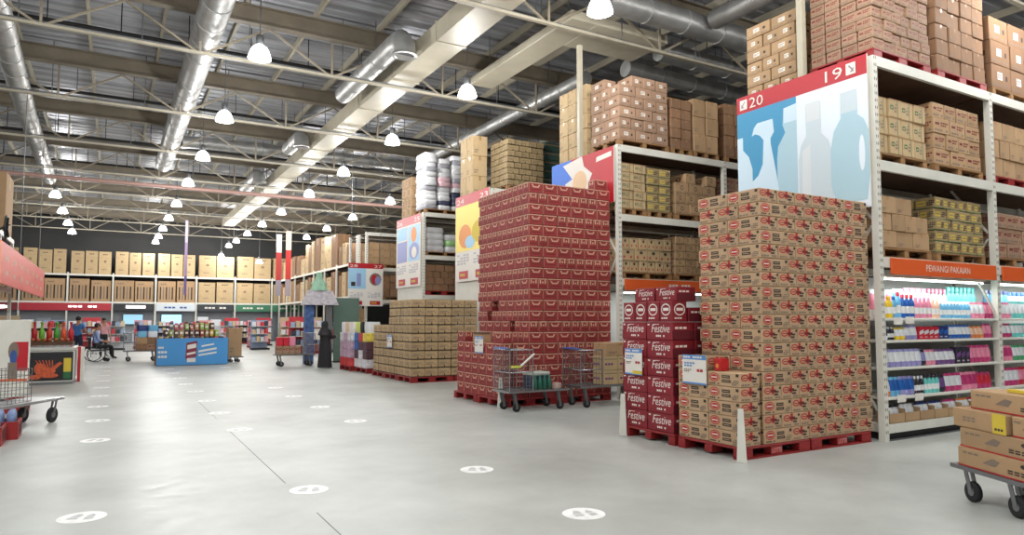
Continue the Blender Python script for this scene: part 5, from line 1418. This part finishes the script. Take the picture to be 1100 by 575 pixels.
def fridge(x, y, m, h, label):
    t = thing('refrigerator', label, 'refrigerator', (x, y, 0), 0, 'refrigerators at the far end')
    q = MB(); q.box(-0.36, 0.05, 0, 0.36, 0.65, h, m, 0.01); obj('cabinet', q, t)
    for (a, b) in ((0.06, h * 0.62), (h * 0.64, h - 0.01)):
        q = MB(); q.box(-0.355, 0, a, 0.355, 0.045, b, m, 0.01); d_ = obj('door', q, t); q = MB(); q.box(0.27, -0.03, a + 0.1, 0.30, -0.001, a + 0.45, GREYM); obj('handle', q, d_)
def washer(x, y, m, label):
    t = thing('washing_machine', label, 'washer', (x, y, 0), 0, 'washing machines at the far end')
    q = MB(); q.box(-0.3, 0, 0, 0.3, 0.6, 0.88, m, 0.015); obj('cabinet', q, t)
    q = MB(); q.cyl((0, -0.03, 0.42), (0, -0.001, 0.42), 0.19, FRD, n=18); obj('door', q, t); q = MB(); q.box(-0.28, -0.01, 0.74, 0.28, -0.001, 0.85, FRG); obj('control_panel', q, t)
def tv(x, y, z, w, h, c, label):
    t = thing('television', label, 'television', (x, y, z), 0, 'televisions at the far end')
    q = MB(); q.box(-w / 2, 0.008, 0, w / 2, 0.06, h, BLACK); obj('bezel', q, t)
    q = MB(); q.box(-w / 2 + 0.02, 0, 0.02, w / 2 - 0.02, 0.007, h - 0.02, mat('screen_' + label.split()[0], c, 0.2, emit=1.2)); obj('screen', q, t)
    q = MB(); q.box(-0.05, 0.061, h * 0.4, 0.05, 0.12, h * 0.6, BLACK); obj('wall_mount', q, t)
for i, x in enumerate((-4.9, -4.0, -2.2, -1.2, 5.9, 6.8, 10.6)):
    fridge(x, 56.2, [FRW, FRG, FRW, FRD, FRW, FRW, FRG][i], [1.7, 1.8, 1.6, 1.75, 1.9, 1.7, 1.8][i], '%s refrigerator in the far booths, %s from left' % (['white', 'grey', 'white', 'dark', 'white', 'white', 'grey'][i], nth(i + 1)))
for i, x in enumerate((-3.1, 0.8, 1.6, 4.6, 7.8)):
    washer(x, 56.0, [FRW, FRG, FRW, FRW, FRG][i], '%s washing machine in the far booths, %s from left' % (['white', 'grey', 'white', 'white', 'grey'][i], nth(i + 1)))
tv(1.35, 57.9, 1.35, 1.3, 0.75, (120, 160, 180), 'pale television on the black booth wall'); tv(3.9, 57.9, 1.3, 1.4, 0.8, (150, 196, 220), 'sky-blue television on the pale booth wall')
# display stands in front of the far booths
dcol = [((226, 228, 232), 'white'), ((226, 170, 180), 'pink'), ((206, 60, 70), 'red'), ((60, 62, 74), 'charcoal'), ((150, 170, 200), 'blue-grey'), ((210, 186, 150), 'tan')]
for i, (x, y) in enumerate(((6.3, 46.2), (7.6, 44.0), (8.6, 47.0), (9.3, 42.0), (10.2, 45.0), (9.6, 38.0), (9.9, 35.5), (8.6, 34.6), (7.7, 33.2), (-2.6, 36.0), (-2.4, 40.0), (-3.4, 31.0), (4.9, 48.5), (5.6, 51.0), (7.0, 49.5), (8.0, 51.5), (7.2, 40.5), (8.4, 38.6), (0.2, 44.0), (1.6, 46.0), (-1.0, 47.0), (3.0, 49.0))):
    c1, n1 = dcol[i % 6]; c2, n2 = dcol[(i * 2 + 1) % 6]
    hh = 1.5 + 0.15 * (i % 3)
    t = thing('display_stand', 'far display stand of %s and %s goods, %s from the left booths' % (n1, n2, nth(i + 1)), 'stand', (x, y, 0), 0, 'display stands at the far end')
    q = MB(); q.box(-0.45, 0.30, 0, 0.45, 0.36, hh, mat('stand_' + n1, c1, 0.5)); obj('back_panel', q, t)
    q = MB(); q.box(-0.48, -0.3, 0, 0.48, 0.38, 0.10, REDP if i % 2 else BLACK); obj('base', q, t)
    for k in range(3):
        q = MB(); q.box(-0.45, -0.25, 0.45 + 0.42 * k, 0.45, 0.295, 0.47 + 0.42 * k, W); obj('shelf', q, t)
    for k in range(3):
        for j in range(4):
            q = MB(); cc_, nn_ = dcol[(i + k + j) % 6]
            q.box(-0.09, -0.1, 0, 0.09, 0.1, 0.24 + 0.05 * (j % 2), mat('stand_' + nn_, cc_, 0.5), 0.01)
            single('goods_box', q, '%s goods box, %s far stand, %s shelf, %s from left' % (nn_, nth(i + 1), ['bottom', 'middle', 'top'][k], nth(j + 1)), 'box', (x - 0.33 + 0.22 * j, y + 0.02, 0.472 + 0.42 * k - (0.42 if k == 0 else 0) + (0.0 if k else 0.05)) if False else (x - 0.33 + 0.22 * j, y + 0.02, 0.471 + 0.42 * k), 0, 'goods boxes on the far stands')
# hanging cloth banners
for i, (x, y, z0, z1, w_, cs, lab) in enumerate(((3.70, 45, 3.15, 7.6, 0.15, [(186, 176, 190), (150, 128, 160), (104, 86, 136)], 'narrow purple hanging banner above the blue bin'), (9.03, 45, 3.2, 7.1, 0.34, [(206, 200, 196), (176, 56, 54), (150, 140, 150)], 'left of two red hanging banners'), (9.62, 45, 3.2, 7.35, 0.34, [(210, 196, 180), (186, 50, 46), (160, 146, 154)], 'right of two red hanging banners'))):
    t = thing('hanging_banner', lab, 'banner', (x, y, z0)); n = len(cs); hh = (z1 - z0)
    fr = [(0.0, 0.25), (0.25, 0.7), (0.7, 1.0)]
    for k in range(3):
        q = MB(); q.box(-w_ / 2, -0.008, fr[k][0] * hh, w_ / 2, 0.008, fr[k][1] * hh, mat('cloth_%d_%d' % (i, k), cs[2 - k], 0.7)); obj('cloth_section', q, t)
    q = MB(); q.cyl((-w_ / 2 - 0.03, 0, hh), (w_ / 2 + 0.03, 0, hh), 0.015, GREYM, n=6); q.cyl((0, 0, hh), (0, 0, roofz(x) - z0), 0.008, GREYM, n=6); obj('top_rod', q, t)

# ================================================================== people
def figure(name, label, loc, rz, cloth, pose, hair=True, scale=1.0, robe=None, scarf=None):
    """one continuous skinned body; cloth maps region -> material"""
    J = {'pelvis': (0, 0, .93), 'waist': (0, 0, 1.08), 'chest': (0, .01, 1.28), 'neck': (0, .01, 1.45), 'chin': (0, -.01, 1.53), 'crown': (0, 0, 1.66),
         'shL': (.17, .01, 1.38), 'elL': (.23, .03, 1.12), 'wrL': (.24, -.04, .88), 'haL': (.24, -.07, .80), 'shR': (-.17, .01, 1.38), 'elR': (-.23, .03, 1.12), 'wrR': (-.24, -.04, .88), 'haR': (-.24, -.07, .80),
         'hiL': (.09, 0, .90), 'knL': (.10, -.02, .50), 'anL': (.10, .02, .09), 'toL': (.11, -.13, .035), 'hiR': (-.09, 0, .90), 'knR': (-.10, -.02, .50), 'anR': (-.10, .02, .09), 'toR': (-.11, -.13, .035)}
    J.update(pose)
    Rr = {'pelvis': (.15, .11), 'waist': (.14, .10), 'chest': (.165, .115), 'neck': (.058, .058), 'chin': (.075, .085), 'crown': (.082, .095), 'sh': (.075, .07), 'el': (.048, .045), 'wr': (.033, .03), 'ha': (.04, .022), 'hi': (.10, .10), 'kn': (.065, .065), 'an': (.045, .045), 'to': (.04, .03)}
    E_ = [('pelvis', 'waist'), ('waist', 'chest'), ('chest', 'neck'), ('neck', 'chin'), ('chin', 'crown')]
    for s in 'LR':
        E_ += [('chest', 'sh' + s), ('sh' + s, 'el' + s), ('el' + s, 'wr' + s), ('wr' + s, 'ha' + s), ('pelvis', 'hi' + s), ('hi' + s, 'kn' + s), ('kn' + s, 'an' + s), ('an' + s, 'to' + s)]
    ks = list(J)
    me = bpy.data.meshes.new('body_frame')
    me.from_pydata([J[k] for k in ks], [(ks.index(a), ks.index(b)) for a, b in E_], [])
    o = bpy.data.objects.new('body_frame', me); COL.objects.link(o)
    o.modifiers.new('skin', 'SKIN')
    if not me.skin_vertices:
        me.attributes.new('skin', 'FLOAT', 'POINT') if False else None
    sv = me.skin_vertices[0].data if me.skin_vertices else None
    if sv is None:
        bpy.context.view_layer.objects.active = o
        bpy.ops.mesh.customdata_skin_add(); sv = me.skin_vertices[0].data
    for i, k in enumerate(ks):
        sv[i].radius = Rr.get(k) or Rr[k[:2]]
        sv[i].use_root = (k == 'pelvis')
    sb = o.modifiers.new('sub', 'SUBSURF'); sb.levels = 2; sb.render_levels = 2
    dg = bpy.context.evaluated_depsgraph_get()
    m2 = bpy.data.meshes.new_from_object(o.evaluated_get(dg))
    bpy.data.objects.remove(o)
    reg = {'pelvis': 'legs', 'waist': 'top', 'chest': 'top', 'neck': 'skin', 'chin': 'skin', 'crown': 'skin', 'sh': 'top', 'el': 'top' if cloth.get('long') else 'skin', 'wr': 'skin', 'ha': 'skin', 'hi': 'legs', 'kn': 'legs', 'an': 'legs', 'to': 'shoe'}
    order = ['skin', 'top', 'legs', 'shoe']
    q = MB()
    mats_ = [cloth['skin'] if 'skin' in cloth else SKIN, cloth['top'], cloth['legs'], cloth.get('shoe', BLACK)]
    vs_ = [v.co.copy() for v in m2.vertices]
    segs = [(Vector(J[a]), Vector(J[b]), reg.get(b) or reg[b[:2]], reg.get(a) or reg[a[:2]]) for a, b in E_]
    buckets = {0: [], 1: [], 2: [], 3: []}
    for p_ in m2.polygons:
        c = p_.center; best = (9, 0)
        for a, b, rb, ra in segs:
            d_ = b - a; tt = max(0, min(1, (c - a).dot(d_) / d_.length_squared)); dist = (c - (a + d_ * tt)).length
            if dist < best[0]:
                best = (dist, order.index(rb if tt > 0.5 else ra))
        buckets[best[1]].append(tuple(p_.vertices))
    off = len(q.v); q.v.extend([tuple(v) for v in vs_])
    for k_, fl in buckets.items():
        mi_ = q._m(mats_[k_])
        for f in fl:
            q.f.append(f); q.mi.append(mi_); q.sm.append(True)
    bpy.data.meshes.remove(m2)
    sk = mats_[0]
    hd = Vector(J['chin']).lerp(Vector(J['crown']), 0.55)
    fx = Vector((0, -1, 0))
    q.cyl(hd + Vector((0, -.085, .0)), hd + Vector((0, -.115, -.03)), .008, sk, r1=.016, n=6)
    for s in (-1, 1):
        q.ball(hd + Vector((.03 * s, -.088, .02)), .012, .008, .009, HAIR, 6, 4); q.ball(hd + Vector((.088 * s, 0, 0)), .012, .025, .035, sk, 6, 4)
    q.box(hd.x - .022, hd.y - .092, hd.z - .062, hd.x + .022, hd.y - .082, hd.z - .052, PDRED)
    for s in 'LR':
        w = Vector(J['wr' + s]); h = Vector(J['ha' + s]); d_ = (h - w).normalized(); sd = d_.cross(Vector((1, 0, 0))).normalized()
        for i in range(4):
            b0 = h + d_ * 0.02 + sd * (-.03 + .02 * i); L_ = (.06, .072, .068, .052)[i]
            q.tube([b0, b0 + d_ * L_ * .55, b0 + d_ * L_ + Vector((0, -.012, 0))], [.009, .0085, .006], sk, n=6)
        b0 = h - d_ * 0.01 + sd * .035; q.tube([b0, b0 + sd * .025 + d_ * .02, b0 + sd * .03 + d_ * .045], [.011, .010, .007], sk, n=6)
    t = thing(name, label, 'person', (loc[0], loc[1], loc[2] if len(loc) > 2 else 0), rz, 'people')
    t.scale = (scale, scale, scale)
    b = obj('body', q, t)
    if hair:
        g = MB(); g.ball(hd + Vector((0, .018, .028)), .094, .098, .092, HAIR, 12, 8); obj('hair', g, t)
    if robe:
        g = MB(); g.lathe([(.30, .04), (.27, .4), (.23, .9), (.21, 1.1), (.24, 1.3), (.20, 1.42), (.09, 1.47)], robe, n=16, sy=.78); g.tube([J['shL'], J['elL'], J['wrL']], [.10, .085, .075], robe, n=10); g.tube([J['shR'], J['elR'], J['wrR']], [.10, .085, .075], robe, n=10); obj('robe', g, t)
    if scarf:
        g = MB(); g.lathe([(.27, 1.22), (.19, 1.40), (.12, 1.50), (.125, 1.58), (.115, 1.68), (.06, 1.74), (0, 1.75)], scarf, n=14, sy=.95, c=(0, .025, 0)); obj('head_scarf', g, t)
    return t
C_ = lambda n, c: mat('cloth_' + n, c, 0.8, var=0.1, scale=8)
figure('person', 'standing man in a blue t-shirt behind the wheelchair', (-1.12, 31.9), 2.6, {'top': C_('blue', (62, 110, 170)), 'legs': C_('navy', (30, 36, 60))}, {'elL': (.26, -.06, 1.14), 'wrL': (.2, -.3, 1.05), 'haL': (.18, -.38, 1.04), 'elR': (-.26, -.06, 1.14), 'wrR': (-.2, -.3, 1.05), 'haR': (-.18, -.38, 1.04)}, scale=1.04)
figure('person', 'person in a grey-green shirt standing left of the blue t-shirt man', (-1.68, 31.0), 1.2, {'top': C_('sage', (92, 112, 112)), 'legs': C_('charcoal', (50, 50, 56)), 'long': True}, {}, scale=0.93)
figure('person', 'distant person in a pink top behind the wheelchair', (-0.30, 36.2), 0.4, {'top': C_('pink', (206, 150, 156)), 'legs': C_('black', (34, 32, 36)), 'long': True}, {}, scale=1.02)
sit = {'pelvis': (0, 0.05, .56), 'waist': (0, .07, .72), 'chest': (0, .06, .92), 'neck': (0, .04, 1.09), 'chin': (0, .01, 1.17), 'crown': (0, .01, 1.30), 'shL': (.17, .06, 1.02), 'elL': (.24, .02, .78), 'wrL': (.2, -.2, .70), 'haL': (.18, -.28, .70), 'shR': (-.17, .06, 1.02), 'elR': (-.24, .02, .78), 'wrR': (-.2, -.2, .70), 'haR': (-.18, -.28, .70),
       'hiL': (.09, .02, .54), 'knL': (.11, -.42, .54), 'anL': (.11, -.46, .16), 'toL': (.11, -.60, .12), 'hiR': (-.09, .02, .54), 'knR': (-.11, -.42, .54), 'anR': (-.11, -.46, .16), 'toR': (-.11, -.60, .12)}
figure('person', 'person in a pale blue shirt sitting in the wheelchair', (-0.45, 31.75, 0.0), math.pi / 2 + 0.2, {'top': C_('pale_blue', (150, 170, 214)), 'legs': C_('black', (34, 32, 36)), 'long': True}, sit, scale=1.12)
figure('person', 'woman in a black robe and head scarf by the mixed goods', (6.27, 23.42), math.pi / 2 + 0.5, {'top': C_('black', (24, 23, 25)), 'legs': C_('black', (24, 23, 25)), 'long': True}, {'elL': (.24, -.06, 1.14), 'wrL': (.16, -.3, 1.16), 'haL': (.14, -.38, 1.17), 'elR': (-.24, -.06, 1.14), 'wrR': (-.16, -.3, 1.16), 'haR': (-.14, -.38, 1.17)}, hair=False, scale=0.92, robe=C_('black', (24, 23, 25)), scarf=C_('black', (24, 23, 25)))
t = thing('wheelchair', 'wheelchair with large spoked wheels left of the aisle', 'wheelchair', (-0.45, 31.75, 0), math.pi / 2 + 0.2)
q = MB(); q.box(-0.24, -0.28, 0.44, 0.24, 0.22, 0.475, BLACK); obj('seat', q, t)
q = MB(); q.box(-0.24, 0.25, 0.48, 0.24, 0.28, 0.95, BLACK); obj('backrest', q, t)
for s in (-1, 1):
    q = MB(); q.tube([(s * 0.31, 0.1 + 0.31 * math.cos(2 * math.pi * i / 24), 0.325 + 0.31 * math.sin(2 * math.pi * i / 24)) for i in range(25)], 0.016, RUBBER, n=6)
    w = obj('wheel', q, t)
    g = MB()
    for i in range(12):
        a = 2 * math.pi * i / 12; g.bar((s * 0.31, 0.1, 0.325), (s * 0.31, 0.1 + 0.3 * math.cos(a), 0.325 + 0.3 * math.sin(a)), 0.006, 0.006, CHROME)
    g.cyl((s * 0.29, 0.1, 0.325), (s * 0.33, 0.1, 0.325), 0.03, CHROME, n=8); obj('spokes', g, w)
    q = MB(); q.tube([(s * 0.26, 0.265, 0.2), (s * 0.26, 0.265, 0.95), (s * 0.26, 0.36, 0.97)], 0.014, CHROME, n=6); q.tube([(s * 0.26, 0.265, 0.42), (s * 0.26, -0.3, 0.42), (s * 0.2, -0.5, 0.1), (s * 0.2, -0.6, 0.09)], 0.014, CHROME, n=6); obj('side_frame', q, t)
    q = MB(); q.cyl((s * 0.22 - 0.015, -0.32, 0.08), (s * 0.22 + 0.015, -0.32, 0.08), 0.078, RUBBER, n=12); q.bar((s * 0.22, -0.32, 0.09), (s * 0.26, -0.28, 0.42), 0.02, 0.02, CHROME); obj('front_caster', q, t)
